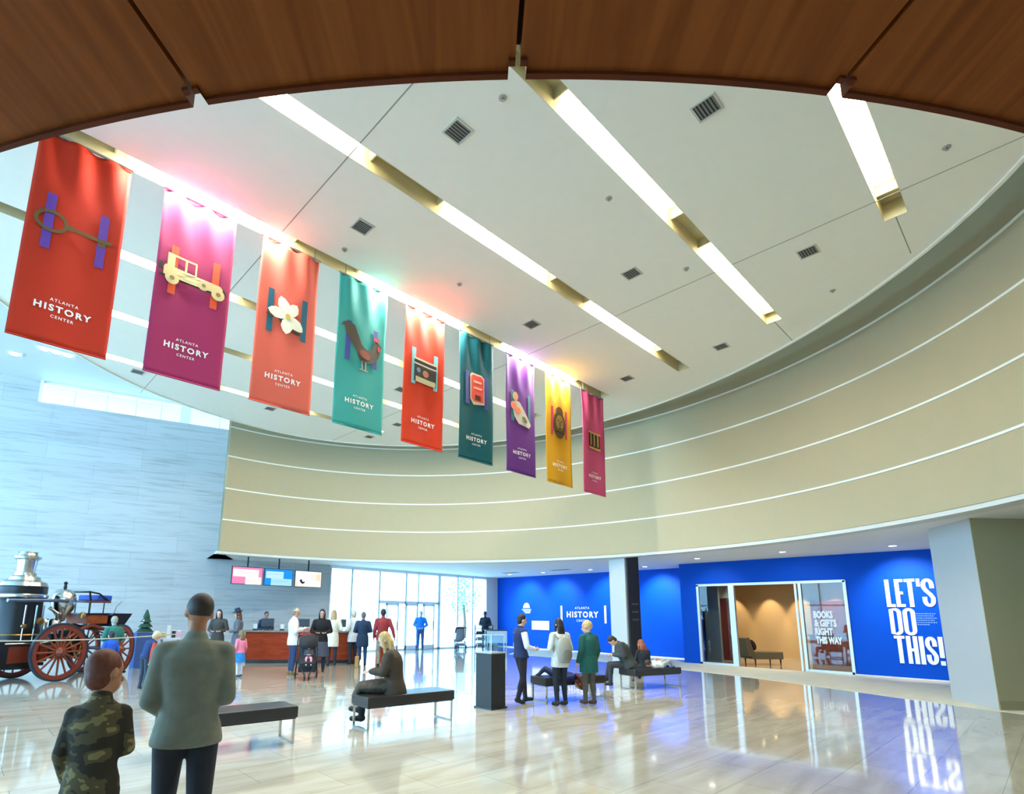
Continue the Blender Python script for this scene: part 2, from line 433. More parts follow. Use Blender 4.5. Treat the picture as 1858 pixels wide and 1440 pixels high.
MB().tube([(0, 0, 0), (.05, 0, 1.2), (0, .1, 2.4)], [.14, .1, .06]).build('trunk', mat('bark', (92, 76, 60), .9), tr)
b = MB()
for i in range(420):
    a = random.random()*2*PI; t = math.acos(random.uniform(-1, 1)); r = random.random()**.4
    p = Vector((1.3*r*math.sin(t)*math.cos(a), 1.3*r*math.sin(t)*math.sin(a), 3.1+1.5*r*math.cos(t)))
    d = Vector((random.uniform(-1, 1), random.uniform(-1, 1), random.uniform(-.5, 1))).normalized(); e = d.orthogonal().normalized()
    b.add([p, p+.14*d+.07*e, p+.28*d, p+.14*d-.07*e], [(0, 1, 2, 3)])
b.build('foliage', mat('leaf_green', (96, 142, 104), .7), tr)

# ------- blue walls
blue = mat('blue_paint', (0, 76, 190), .6, spec=.12)
struct(MB().box(21.6, 21.8, 9.62, YF, .0, 3.6).build('wall_blue_far', blue))
b = MB(); b.box(20.05, 20.3, 8.98, 9.62, 0, 3.6); b.box(20.05, 20.3, 4.4, 8.98, 2.8, 3.6); b.box(20.05, 20.3, .9, 4.4, 0, 3.6); b.box(20.301, 21.8, 9.5, 9.62, 0, 3.6)
struct(b.build('wall_blue_near', blue))
b = MB(); b.box(21.57, 21.6, 9.65, YF, 0, .04); b.box(20.02, 20.05, .9, 4.4, 0, .03)
struct(b.build('baseboard_blue', mat('base_white', (226, 224, 214), .5)))
# shopfront style opening with glass
fs = mat('frame_silver', (206, 212, 220), .35, .3)
b = MB()
b.box(20.0, 20.12, 4.4, 9.0, 2.74, 2.82); b.box(20.0, 20.12, 8.92, 9.0, 0, 2.8); b.box(20.0, 20.12, 4.38, 4.46, 0, 2.8)
b.box(19.98, 20.12, 7.68, 7.86, 0, 2.76); b.box(19.98, 20.12, 5.6, 5.68, 0, 2.76); b.box(19.94, 20.0, 5.72, 5.78, 0, 2.76)
b.box(20.0, 20.12, 7.8, 9.0, 0, .07); b.box(20.0, 20.12, 4.4, 5.62, 0, .07)
o = struct(b.build('window_4', fs))
MB().box(20.05, 20.06, 7.86, 8.92, .07, 2.74).build('window_pane', glass_mat('clear_glass'), o)
g2 = MB().box(20.05, 20.06, 4.46, 5.6, .07, 2.74).build('window_pane', glass_mat('clear_glass'), o)

# ------- room behind the glass
tan = mat('tan_plaster', (196, 160, 108), .8)
struct(MB().box(26, 26.2, 0, 13, 0, 3.5).build('wall_room_back', tan))
struct(MB().box(21.85, 26.2, 12.6, 12.8, 0, 3.5).box(20.3, 26.2, 0.6, .8, 0, 3.5).build('wall_room_side', tan))
struct(MB().box(20.3, 26.2, .6, 9.5, 3.2, 3.3).box(21.85, 26.2, 9.5, 12.8, 3.2, 3.3).build('ceiling_room', mat('room_ceiling', (188, 176, 148), .8)))
struct(MB().box(24.0, 26.2, .6, 12.8, -.2, -.0).build('floor_room', floor_m))
struct(MB().box(21.6, 21.75, 8.9, 9.6, 0, 3.2).box(21.6, 24, 9.45, 9.6, 0, 3.2).build('wall_room_grey', mat('grey_panel', (124, 122, 112), .6)))
wd = wood_material('red_wood', (104, 40, 18), (150, 66, 34), (1, 1, .2))
o = struct(MB().box(22.8, 22.88, 8.85, 9.4, 0, 2.4).build('door_4', wd))
MB().tube([(22.74, 8.95, .95), (22.74, 8.95, 1.2)], .014).build('door_handle', steel, o)
struct(MB().box(25.6, 25.98, 2.2, 6.9, .0, 2.35).build('wall_panelling', wd))

# ------------------------------------------------------------------ wood-panelled canopy overhead
WX, WY, WR = 7.31, 7.32, 8.62
def wpt(a, r, z): return Vector((WX+r*math.cos(math.radians(a)), WY+r*math.sin(math.radians(a)), z))
wood_m = wood_material('cherry_panel', (114, 56, 16), (140, 74, 28), (3.5, .3, 1), .45, PI/4)
wedge = wood_material('cherry_edge', (84, 36, 14), (96, 42, 18), (1, 1, 1), .45)
dark_gap = mat('shadow_gap', (46, 20, 8), .9)
joints = [-142.55-8.45*k for k in (5, 4, 3, 2, 1)]+[-142.55, -134.2, -126.0, -117.6, -109.2, -100.8]
for i in range(len(joints)-1):
    a0, a1 = joints[i]+.06, joints[i+1]-.06
    b = MB(); n = 14; A = [a0+(a1-a0)*k/n for k in range(n+1)]
    # underside panel with a small notch at each end of the inner edge
    def rin(a): return WR+.05 if min(a-joints[i], joints[i+1]-a) < .22 else WR
    A = sorted(set(A+[joints[i]+.22, joints[i]+.2201, joints[i+1]-.22, joints[i+1]-.2201]))
    b.loft([[wpt(a, rin(a)+.02, 3.6), wpt(a, WR+6, 3.6), wpt(a, WR+6, 3.66), wpt(a, rin(a)+.02, 3.66)] for a in A])
    b.cur = 1
    b.loft([[wpt(a, rin(a), 3.585), wpt(a, rin(a)+.022, 3.585), wpt(a, rin(a)+.022, 3.68), wpt(a, rin(a), 3.68)] for a in A])
    struct(b.build('ceiling_wood', [wood_m, wedge]), 'red-brown wood ceiling panel overhead, number %d along the curved edge from the left' % (i+1) if 0 else None)
b = MB(); A = [joints[0]+(joints[-1]-joints[0])*k/60 for k in range(61)]
b.loft([[wpt(a, WR+.06, 3.67), wpt(a, WR+6.2, 3.67), wpt(a, WR+6.2, 3.9), wpt(a, WR+.06, 3.9)] for a in A])
struct(b.build('ceiling_canopy_core', dark_gap))

# ------------------------------------------------------------------ pier, column
pA, pB = Vector((14.5, 1.01)), Vector((15.68, 1.79)); pd = (pA-pB).normalized(); pn = Vector((.72, -.69)).normalized()
Cc = pB+pn*2.4; Dd = pA+pn*2.4
b = MB(); b.prism([pA, Dd, Cc, pB], 0, 3.6)
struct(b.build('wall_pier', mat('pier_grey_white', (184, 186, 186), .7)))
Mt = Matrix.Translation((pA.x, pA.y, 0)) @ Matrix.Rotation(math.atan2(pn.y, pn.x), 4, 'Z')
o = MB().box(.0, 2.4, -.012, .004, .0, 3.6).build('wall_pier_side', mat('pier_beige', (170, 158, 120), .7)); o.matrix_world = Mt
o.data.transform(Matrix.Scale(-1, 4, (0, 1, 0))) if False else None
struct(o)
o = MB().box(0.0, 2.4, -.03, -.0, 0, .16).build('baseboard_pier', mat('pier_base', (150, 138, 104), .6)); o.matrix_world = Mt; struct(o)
# free-standing white column with a dark panel fixed to its near side
col = thing('column', 'square white column standing between the two blue walls', 'column', (16.38, 9.8, 0), math.radians(-10))
MB().box(-.3, .3, -.33, .33, 0, 3.6).build('shaft', mat('column_white', (192, 195, 196), .65), col)
MB().box(-.315, .315, -.345, .345, 0, .12).build('base', mat('pier_white_base', (196, 200, 200), .6), col)
pan = MB().box(-.24, .3, -.40, -.345, .14, 3.58).build('side_panel', mat('panel_black', (30, 31, 33), .4), col); pan['label'] = 'black full-height panel'
for z in (1.5, 1.75, 2.0): MB().box(-.1, .2, -.404, -.4, z, z+.05).build('marking', mat('panel_mark', (90, 92, 96), .5), pan)

# ------------------------------------------------------------------ ceiling fittings
vent_lab = {(4.03, 4.55): 'left upper vent between the second and third light troughs from the right', (6.04, 2.19): 'top right ceiling vent beside the shortest light trough',
 (4.1, 6.94): 'vent right of the pink banner top in the round ceiling', (9.99, 2.17): 'right-hand vent between the two right troughs', (8.36, 4.57): 'middle vent of the row between the second and third troughs',
 (8.41, 6.99): 'vent above the yellow banner in the round ceiling', (12.32, 4.58): 'far vent near the curved rim right of the third trough', (12.31, 7.01): 'far vent right of the end pink banner',
 (2.79, 15.73): 'vent below the gap between red and magenta banners', (6.43, 15.81): 'vent under the coral banner near the left rim', (8.45, 11.79): 'vent seen between teal and red banners',
 (10.1, 14.19): 'lower small vent seen between teal and red banners', (4.6, 11.8): 'vent seen beside the coral banner left edge', (10.13, 15.94): 'rim vent under the teal banner', (11.9, 11.8): 'vent seen between dark green and purple banners'}
v0 = None
for (x, y), lb in vent_lab.items():
    if v0 is None:
        v0 = thing('ceiling_vent', 'square dark grille, '+lb, 'vent', (x, y, ZC), 0, 'square vents in the round ceiling')
        MB().box(-.15, .15, -.15, -.125, -.012, 0).box(-.15, .15, .125, .15, -.012, 0).box(-.15, -.125, -.125, .125, -.012, 0).box(.125, .15, -.125, .125, -.012, 0).build('frame', mat('vent_frame', (190, 188, 176), .5), v0)
        b = MB()
        for i in range(6): b.box(-.125, .125, -.12+i*.042, -.10+i*.042, -.008, -.002)
        b.cur = 1; b.box(-.125, .125, -.125, .125, -.002, -.0005)
        b.build('grille', [mat('vent_grey', (120, 120, 114), .5), mat('vent_dark', (50, 50, 50), .8)], v0)
    else: dup(v0, (x, y, ZC), 0, 'square dark grille, '+lb)
s0 = None
for (x, y), lb in {(4.11, 3.83): 'just below the wood canopy near its middle', (8.92, .26): 'at the right edge of the round ceiling', (4.18, 7.63): 'right of the magenta banner',
                   (6.46, 3.84): 'left of the second trough', (8.94, 3.82): 'below the second trough gap', (11.6, 2.2): 'near the rim below the right vent', (6.3, 7.0): 'above the teal banner'}.items():
    if s0 is None:
        s0 = thing('sprinkler', 'small round sprinkler cover '+lb, 'sprinkler', (x, y, ZC), 0, 'sprinklers in the round ceiling')
        MB().lathe([(.05, 0), (.05, -.008), (.02, -.012)], n=14).build('escutcheon', mat('sprinkler_grey', (170, 168, 156), .4), s0)
        MB().lathe([(.012, -.01), (.012, -.035), (.022, -.038), (.022, -.042)], n=10).build('head', steel, s0)
    else: dup(s0, (x, y, ZC), 0, 'small round sprinkler cover '+lb)
# recessed downlights in the low ceiling, each with its lamp
dl = [((18.5, 8.22), 'above the left end of the glazed opening', 40), ((18.25, 5.5), 'above the right side of the glazed opening', 25), ((18.6, 2.9), 'above the large white slogan on the blue wall', 200),
      ((20.1, 18.3), 'leftmost before the far blue wall', 190), ((20.1, 16.2), 'above the white logo bars on the far blue wall', 190), ((20.1, 13.6), 'nearest the white column on the far blue wall side', 190), ((20.2, 11.1), 'behind the white column', 260)]
d0 = None
for (x, y), lb, e in dl:
    if d0 is None:
        d0 = thing('downlight', 'round recessed downlight '+lb, 'ceiling light', (x, y, 3.6), 0, 'downlights in the low ceiling')
        MB().lathe([(.09, -.006), (.13, -.006), (.13, 0), (.09, 0), (.09, -.006)], n=20).build('trim_ring', white, d0)
        MB().lathe([(.0, -.003), (.09, -.003), (.09, 0), (0, 0)], n=20).build('lens', glow('downlight_lens', (255, 252, 240), 5), d0)
    else: dup(d0, (x, y, 3.6), 0, 'round recessed downlight '+lb)
    X = 20.05 if y < 9.6 else 21.6
    lamp('downlight_lamp', 'SPOT', (x, y, 3.55), e, (1, .96, .9), aim=(X, y, 2.1), spot_size=1.5, spot_blend=.8, shadow_soft_size=.08)
rec = [((19.2, 17.4), 'leftmost dark'), ((19.3, 14.6), 'rightmost dark')]
for (x, y), lb in rec:
    t = thing('ceiling_grille', lb+' flat grille in the low ceiling before the far blue wall', 'vent', (x, y, 3.6), 0, 'flat grilles in the low ceiling')
    MB().box(-.18, .18, -.5, .5, -.012, 0).build('frame', white, t)
    b = MB()
    for i in range(7): b.box(-.15+i*.045, -.13+i*.045, -.46, .46, -.016, -.0125)
    b.build('slats', mat('vent_grey', (120, 120, 114), .5), t)
# two spotlight clusters on the upper ceiling at the left
for i, (x, y, nn, lb) in enumerate([(0.41, 21.5, 1, 'single round spotlight cluster at the far left of the upper ceiling'), (1.36, 20.4, 3, 'row of three spotlights on the upper ceiling below the red banner')]):
    t = thing('ceiling_spotlight', lb, 'ceiling light', (x, y, 9.6), 0, 'spotlights on the upper ceiling')
    MB().box(-.16*nn-.05, .16*nn+.05, -.14, .14, -.03, 0).build('plate', white, t)
    for k in range(nn):
        xx = (k-(nn-1)/2)*.3
        MB().lathe([(0, -.06), (.11, -.06), (.12, -.03), (.0, -.03)], c=(xx, 0, 0), n=16).build('lens', glow('spot_lens', (255, 255, 255), 8), t)

# ------------------------------------------------------------------ lettering on the walls
lw = mat('letter_white', (240, 240, 238), .5, emit=.0)
def add_text(mb, body, w, h, M, bold=.0, depth=.0, space=1.0):
    vs, fs = text_geo(body, w, h, depth, bold, space); mb.add([M @ Vector(v) for v in vs], fs)
def wallM(X, Y, z):   # lettering plane on a wall facing -X; text right = -Y
    return Matrix(((0, 0, -1, X), (-1, 0, 0, Y), (0, 1, 0, z), (0, 0, 0, 1)))
def arc(cx, cy, rx, ry, a0, a1, n=7):
    return [(cx+rx*math.cos(math.radians(a0+(a1-a0)*i/n)), cy+ry*math.sin(math.radians(a0+(a1-a0)*i/n))) for i in range(n+1)]
def band(mb, pts, wdt, M, closed=False, depth=.02, wy=None):
    """flat letter stroke of constant width along a polyline"""
    k = len(pts); L = []; R = []
    for i, p in enumerate(pts):
        a = pts[i-1] if (i > 0 or closed) else p; c = pts[(i+1) % k] if (i < k-1 or closed) else p
        t = Vector((c[0]-a[0], c[1]-a[1])).normalized(); nrm = Vector((-t.y, t.x))
        wx = wdt/2; wyy = (wy or wdt)/2
        L.append((p[0]+nrm.x*wx, p[1]+nrm.y*wyy)); R.append((p[0]-nrm.x*wx, p[1]-nrm.y*wyy))
    m = k if closed else k-1
    for i in range(m):
        j = (i+1) % k
        for z0 in (0,):
            q = [L[i], L[j], R[j], R[i]]
            vs = [M @ Vector((a, c, 0)) for a, c in q]+[M @ Vector((a, c, depth)) for a, c in q]
            mb.add(vs, [(0, 1, 2, 3), (7, 6, 5, 4), (0, 4, 5, 1), (1, 5, 6, 2), (2, 6, 7, 3), (3, 7, 4, 0)])
def letter(mb, ch, x, w, h, y, M, s=.10, v=.08):
    cnt = [0]
    def r(a0, a1, b0, b1):
        cnt[0] += 1
        vs = [M @ Vector((p, q, d)) for d in (0, .02+.0015*cnt[0]) for q in (b0, b1) for p in (a0, a1)]
        mb.add(vs, [(0,2,3,1),(4,5,7,6),(0,1,5,4),(2,6,7,3),(0,4,6,2),(1,3,7,5)])
    X, Y = x, y
    if ch == 'L': r(X, X+s, Y, Y+h); r(X, X+w, Y, Y+v)
    if ch == 'E':
        r(X, X+s, Y, Y+h)
        for q in (Y, Y+h-v): r(X, X+w, q, q+v)
        r(X, X+w*.88, Y+h/2-v/2, Y+h/2+v/2)
    if ch == 'T': r(X+w/2-s/2, X+w/2+s/2, Y, Y+h); r(X, X+w, Y+h-v, Y+h)
    if ch == 'H': r(X, X+s, Y, Y+h); r(X+w-s, X+w, Y, Y+h); r(X+s, X+w-s, Y+h/2-v/2, Y+h/2+v/2)
    if ch == 'I': r(X, X+s, Y, Y+h)
    if ch == '!': r(X, X+s, Y+h*.26, Y+h); r(X, X+s, Y, Y+h*.15)
    if ch == "'": r(X, X+s*.8, Y+h*.72, Y+h)
    if ch == 'O' or ch == 'D':
        hs, hv = s/2, v/2; rr = w*.5-hs; x0, x1, y0, y1 = X+hs, X+w-hs, Y+hv, Y+h-hv
        ry = min(h*.2, rr*1.1)
        tr = arc(x1-rr, y1-ry, rr, ry, 0, 90); tl = arc(x0+rr, y1-ry, rr, ry, 90, 180); bl = arc(x0+rr, y0+ry, rr, ry, 180, 270); br = arc(x1-rr, y0+ry, rr, ry, 270, 360)
        if ch == 'D': tl = [(x0, y1)]; bl = [(x0, y0)]
        band(mb, tr+tl+bl+br, s, M, True, wy=v)
    if ch == 'S':
        hs, hv = s/2, v/2; rr = w*.5-hs; x0, x1, y0, y1 = X+hs, X+w-hs, Y+hv, Y+h-hv; cx = (x0+x1)/2; ry = h*.17
        pts = [(x1, y1-h*.3)]+arc(cx, y1-ry, rr, ry, 0, 180)+[(x0, y1-h*.26), (cx-rr*.5, Y+h*.57), (cx+rr*.5, Y+h*.43), (x1, y0+h*.26)]+arc(cx, y0+ry, rr, ry, 0, -180)+[(x0, y0+h*.3)]
        band(mb, pts, s, M, wy=v)
t = thing('wall_lettering', 'large white condensed slogan LET\'S DO THIS! on the blue wall', 'lettering', (20.045, 3.43, 0))
def word(wd_, x, y, h, ws, gap, parent):
    mb = MB(); Mx = Matrix(((0, 0, -1, 0), (-1, 0, 0, 0), (0, 1, 0, 0), (0, 0, 0, 1)))
    for ch, w_ in zip(wd_, ws): letter(mb, ch, x, w_, h, y, Mx); x += w_+gap
    return mb.build('word', lw, parent)
word("LET'S", 0, 1.99, .79, [.2, .2, .24, .07, .28], .028, t)
word("DO", .02, 1.20, .76, [.28, .28], .03, t)
word("THIS!", .06, .42, .76, [.24, .25, .10, .25, .10], .03, t)
mb = MB()
for i, s in enumerate(['Make the most of today', 'explore the exhibitions', 'wander the gardens and', 'see the stories of our', 'city come to life with', 'everyone here']):
    pass
t2 = thing('wall_lettering', 'small pale paragraph beside the word DO on the blue wall', 'lettering', (20.045, 2.58, 1.62))
for i in range(6):
    wL = (.42, .36, .44, .38, .42, .26)[i]; mb = MB(); x = -.22
    rnd = random.Random(i)
    while x < -.22+wL:
        q = rnd.uniform(.02, .05); mb.box(-.002, 0, -(x+q), -x, .17-i*.06, .195-i*.06); x += q+.012
    mb.build('text_line', mat('letter_pale', (120, 160, 225), .5), t2)
t = thing('glass_lettering', 'white sign BOOKS & GIFTS RIGHT THIS WAY on the right glass pane', 'lettering', (20.03, 5.0, 0))
for s, z, w_, yo in (('BOOKS', 1.76, .52, .07), ('& GIFTS', 1.50, .6, .03), ('RIGHT', 1.24, .48, .09), ('THIS WAY', .98, .7, -.02)):
    mb = MB(); Mx = Matrix(((0, 0, -1, 0), (-1, 0, 0, yo), (0, 1, 0, z), (0, 0, 0, 1))); add_text(mb, s, w_, .23, Mx, .06, .004)
    mb.build('word', lw, t)
t = thing('wall_logo', 'white ATLANTA HISTORY CENTER lettering between two bars on the far blue wall', 'logo', (21.59, 15.1, 0))
for s, z, w_, h_, bo in (('ATLANTA', 2.0, .8, .1, .0), ('HISTORY', 1.70, 1.75, .28, .03), ('CENTER', 1.42, .65, .1, 0)):
    mb = MB(); Mx = Matrix(((0, 0, -1, 0), (-1, 0, 0, .02), (0, 1, 0, z), (0, 0, 0, 1))); add_text(mb, s, w_, h_, Mx, bo, .01, 1.25); mb.build('word', lw, t)
for yy in (1.2, -1.22): MB().box(-.02, 0, yy-.05, yy+.05, 1.32, 2.1).build('bar', lw, t)
t = thing('wall_logo', 'small white dome emblem at the left of the far blue wall', 'logo', (21.59, 18.5, 2.0))
mb = MB(); Mx = Matrix(((0, 0, -1, 0), (-1, 0, 0, 0), (0, 1, 0, 0), (0, 0, 0, 1)))
pts = arc(0, 0, .22, .26, 0, 180, 12); mb.add([Mx @ Vector((a, c, .01)) for a, c in pts], [list(range(len(pts)))])
for i in range(3): mb.box(-.01, 0, -.3+i*.03, .3-i*.09, -.1-i*.08, -.06-i*.08)
mb.build('emblem', lw, t)
t = thing('wall_sign', 'plain white rectangular notice on the far blue wall behind the man in the vest', 'sign', (21.58, 17.6, 1.15))
MB().box(-.02, .015, -.55, .55, -.22, .22).build('board', white, t)

# ------------------------------------------------------------------ hanging banners
YB = 8.12
def wave(x, z, sd):
    top = max(0, (z+.9)/.9)   # stronger folds close to the rod
    return .012*math.sin(7*x+sd)+.03*top*math.sin(16*x+sd*2+1.5*z)+.01*math.sin(2.2*z+sd)
def banner(i, x0, rgb, art, label, zt=7.7, zb=4.85):
    W = 1.03; H = zt-zb
    t = thing('banner', label, 'banner', (x0+W/2, YB, zt), 0, 'hanging museum banners')
    sd = i*1.7; nx, nz = 24, 40; vs = []; fs = []
    for q in range(nz+1):
        for p in range(nx+1):
            x = -W/2+W*p/nx; z = -H*q/nz; vs.append((x, wave(x, z, sd), z))
    for q in range(nz):
        for p in range(nx):
            a = q*(nx+1)+p; fs.append((a, a+1, a+nx+2, a+nx+1))
    mb = MB(); mb.add(vs, fs)
    m = mat('banner_cloth_%d' % i, rgb, .7, spec=.25)
    c = mb.build('cloth', m, t, smooth=True)
    s = c.modifiers.new('thickness', 'SOLIDIFY'); s.thickness = .004; s.offset = 1
    MB().tube([(-W/2-.02, 0, .01), (W/2+.02, 0, .01)], .018, 10).build('rod', steel, t, True)
    MB().tube([(-W/2, 0, -H), (W/2, 0, -H)], .012, 8).build('hem_rod', m, t, True)
    for sx in (-1, 1): MB().box(sx*(W/2-.1)-.008, sx*(W/2-.1)+.008, -.008, .008, .0, ZC+.32-zt).build('hanger', steel, t)
    def put(name, polys, color, lift=.014):
        """flat printed shape laid just in front of the cloth; polys: lists of (x, z) from centre / top"""
        for (poly) in polys:
            pass
        bm = bmesh.new()
        for poly in polys:
            vv = [bm.verts.new((p[0], 0, p[1])) for p in poly]
            try: bm.faces.new(vv)
            except ValueError: pass
        bmesh.ops.triangulate(bm, faces=bm.faces)
        bmesh.ops.subdivide_edges(bm, edges=[e for e in bm.edges if e.calc_length() > .12], cuts=2, use_grid_fill=True)
        for v in bm.verts: v.co.y = wave(v.co.x, v.co.z, sd)-lift
        for f in bm.faces:
            if f.normal.y > 0: f.normal_flip()
        me = bpy.data.meshes.new(name); bm.to_mesh(me); bm.free()
        me.materials.append(mat('print_%d_%d_%d' % color, color, .6, spec=.3))
        o = bpy.data.objects.new(name, me); COL.objects.link(o); o.parent = t; return o
    def rect(a, b_, c_, d): # x0,x1,z0,z1
        return [(a, c_), (b_, c_), (b_, d), (a, d)]
    def ell(cx, cz, rx, rz, n=20, rot=0):
        out = []
        for k in range(n):
            a = 2*PI*k/n; x, z = rx*math.cos(a), rz*math.sin(a)
            out.append((cx+x*math.cos(rot)-z*math.sin(rot), cz+x*math.sin(rot)+z*math.cos(rot)))
        return out
    def bars(color, w_=.1):
        put('letter_bar', [rect(-.34, -.34+w_, -1.62, -.86)], color); put('letter_bar', [rect(.34-w_, .34, -1.62, -.86)], color)
    art(put, rect, ell, bars)
    for s_, z_, w_, h_, bo in (('ATLANTA', -2.27, .30, .04, .01), ('HISTORY', -2.38, .60, .09, .035), ('CENTER', -2.49, .24, .04, .01)):
        v, f = text_geo(s_, w_, h_, 0, bo, 1.3)
        mb = MB(); mb.add([(a[0], wave(a[0], z_+a[1], sd)-.02, z_+a[1]) for a in v], f); mb.build('logo_word', mat('banner_white', (238, 232, 226), .6), t)
    return t
PUR = (104, 62, 150); ORG = (232, 84, 44); TEAL = (16, 92, 112)
def a_key(put, rect, ell, bars):
    bars(PUR)
    g = (112, 84, 44)
    for k in range(20):
        a, c = 2*PI*k/20, 2*PI*(k+1)/20
        put('key', [[(-.26+.17*math.cos(a), -1.24+.15*math.sin(a)), (-.26+.17*math.cos(c), -1.24+.15*math.sin(c)), (-.26+.125*math.cos(c), -1.24+.105*math.sin(c)), (-.26+.125*math.cos(a), -1.24+.105*math.sin(a))]], g, .02) if 0 else None
    ring = []
    for k in range(20):
        a, c = 2*PI*k/20, 2*PI*(k+1)/20
        ring.append([(-.26+.18*math.cos(a), -1.24+.15*math.sin(a)), (-.26+.18*math.cos(c), -1.24+.15*math.sin(c)), (-.26+.135*math.cos(c), -1.24+.108*math.sin(c)), (-.26+.135*math.cos(a), -1.24+.108*math.sin(a))])
    put('key', ring+[rect(-.09, .36, -1.265, -1.215), rect(-.1, -.04, -1.28, -1.2), rect(.25, .33, -1.32, -1.26), ell(.37, -1.24, .035, .03, 10)], g, .022)
def a_car(put, rect, ell, bars):
    bars(ORG)
    cr = (222, 198, 140); dk = (60, 52, 46)
    put('car_body', [[(-.42, -1.36), (-.42, -1.24), (-.4, -1.2), (-.1, -1.2), (.1, -1.23), (.36, -1.23), (.4, -1.27), (.4, -1.36)], rect(-.38, .02, -1.03, -1.0), rect(-.38, -.28, -1.2, -1.0), rect(-.14, -.11, -1.2, -1.02), rect(0, .025, -1.22, -1.02)], cr, .022)
    put('car_fender', [rect(-.47, .46, -1.385, -1.355), ell(-.3, -1.33, .13, .09), ell(.33, -1.33, .13, .09), rect(-.49, -.43, -1.3, -1.18)], dk, .019)
    put('wheel', [ell(-.3, -1.38, .095, .095)], cr, .026); put('wheel', [ell(.34, -1.38, .095, .095)], cr, .026); put('wheel', [ell(.13, -1.31, .08, .08)], cr, .027)
    put('hub', [ell(-.3, -1.38, .035, .035, 10), ell(.34, -1.38, .035, .035, 10), ell(.13, -1.31, .03, .03, 10)], (150, 120, 80), .032)
def a_flower(put, rect, ell, bars):
    bars(TEAL)
    put('flower_leaf', [ell(.04, -1.42, .22, .07, 16, -.5), ell(-.2, -1.3, .16, .05, 16, .2)], (96, 62, 44), .018)
    for k, (an, L) in enumerate([(112, .36), (60, .3), (-35, .33), (-92, .32), (175, .34)]):
        a = math.radians(an); d = (math.cos(a), math.sin(a)); nn = (-d[1], d[0])
        pr = [(0, .03), (.3, .085), (.6, .1), (.85, .06), (1, 0), (.85, -.06), (.6, -.1), (.3, -.085), (0, -.03)]
        put('petal', [[(d[0]*L*u+nn[0]*v, -1.27+d[1]*L*u+nn[1]*v) for u, v in pr]], (236, 228, 206), .022+.002*k)
    put('flower_centre', [ell(0, -1.27, .045, .05, 12)], (206, 178, 84), .034)
def a_rooster(put, rect, ell, bars):
    bars((72, 80, 150))
    put('rooster', [[(-.47, -1.02), (-.4, -.92), (-.3, -.88), (-.18, -.92), (-.1, -1.08), (-.02, -1.24), (.1, -1.32), (.22, -1.26), (.26, -1.12), (.32, -1.04), (.38, -1.1), (.42, -1.14), (.37, -1.17), (.38, -1.35), (.3, -1.5), (.12, -1.58), (-.04, -1.56), (-.12, -1.4), (-.24, -1.24), (-.34, -1.12), (-.36, -1.0), (-.42, -.98)]], (84, 72, 60), .02)
    put('rooster_comb', [[(.24, -1.06), (.26, -.98), (.3, -1.02), (.34, -.97), (.37, -1.04), (.34, -1.08)], ell(.37, -1.2, .03, .06, 10)], (200, 60, 60), .024)
    put('rooster_feet', [rect(-.0, .02, -1.72, -1.56), rect(.08, .1, -1.72, -1.56), rect(-.04, .14, -1.735, -1.715)], (168, 150, 140), .022)
    put('rooster_wing', [ell(.06, -1.42, .13, .08, 14, -.2)], (140, 74, 50), .025)
def a_radio(put, rect, ell, bars):
    bars((122, 190, 196))
    put('radio_case', [rect(-.28, .3, -1.56, -1.06)], (60, 54, 50), .02); put('radio_top', [rect(-.3, .32, -1.1, -1.06), rect(-.3, .32, -1.2, -1.17)], (198, 186, 160), .026)
    put('radio_dial', [ell(.02, -1.34, .08, .07)], (176, 112, 76), .026); put('radio_base', [rect(-.24, .28, -1.56, -1.45)], (186, 178, 140), .026)
    put('radio_speaker', [ell(-.17, -1.31, .05, .05)], (112, 128, 168), .026)
def a_case(put, rect, ell, bars):
    bars((58, 66, 140), .12)
    put('case', [[(-.2, -1.48), (-.2, -.92), (-.14, -.86), (.14, -.86), (.22, -.92), (.22, -1.54), (-.1, -1.6)]], (214, 190, 160), .019)
    put('case_front', [[(-.16, -1.46), (-.16, -.95), (-.11, -.9), (.13, -.9), (.19, -.95), (.19, -1.5), (-.1, -1.52)]], (222, 74, 58), .024)
    put('case_band', [rect(-.1, .14, -1.08, -1.03), rect(-.1, .14, -1.22, -1.18)], (240, 170, 150), .029); put('case_vent', [rect(-.06, .1, -1.48, -1.36)], (84, 40, 36), .029)
def a_figure(put, rect, ell, bars):
    bars((52, 108, 124))
    put('figure_dress', [[(-.3, -1.2), (-.2, -1.08), (-.05, -1.12), (.1, -1.3), (.34, -1.6), (.26, -1.7), (-.1, -1.66), (-.24, -1.5)]], (196, 186, 168), .02)
    put('figure_head', [ell(-.2, -1.0, .09, .11)], (206, 156, 110), .024); put('figure_flowers', [ell(-.26, -1.24, .1, .1), ell(-.12, -1.34, .09, .08)], (226, 122, 96), .026)
    put('figure_shade', [ell(.1, -1.52, .1, .06, 14, -.6)], (120, 110, 96), .027)
def a_mask(put, rect, ell, bars):
    bars((190, 52, 84), .08)
    put('mask', [ell(.0, -1.3, .26, .36, 24)], (84, 62, 34), .02); put('mask_rim', [ell(0, -.96, .16, .14)], (96, 64, 34), .018)
    put('mask_face', [ell(0, -1.24, .17, .2, 18)], (150, 116, 52), .025)
    put('mask_feature', [ell(-.08, -1.2, .035, .02, 8), ell(.08, -1.2, .035, .02, 8), rect(-.02, .02, -1.34, -1.22), ell(0, -1.4, .06, .03, 10), rect(-.2, .2, -1.52, -1.48)], (48, 34, 24), .03)
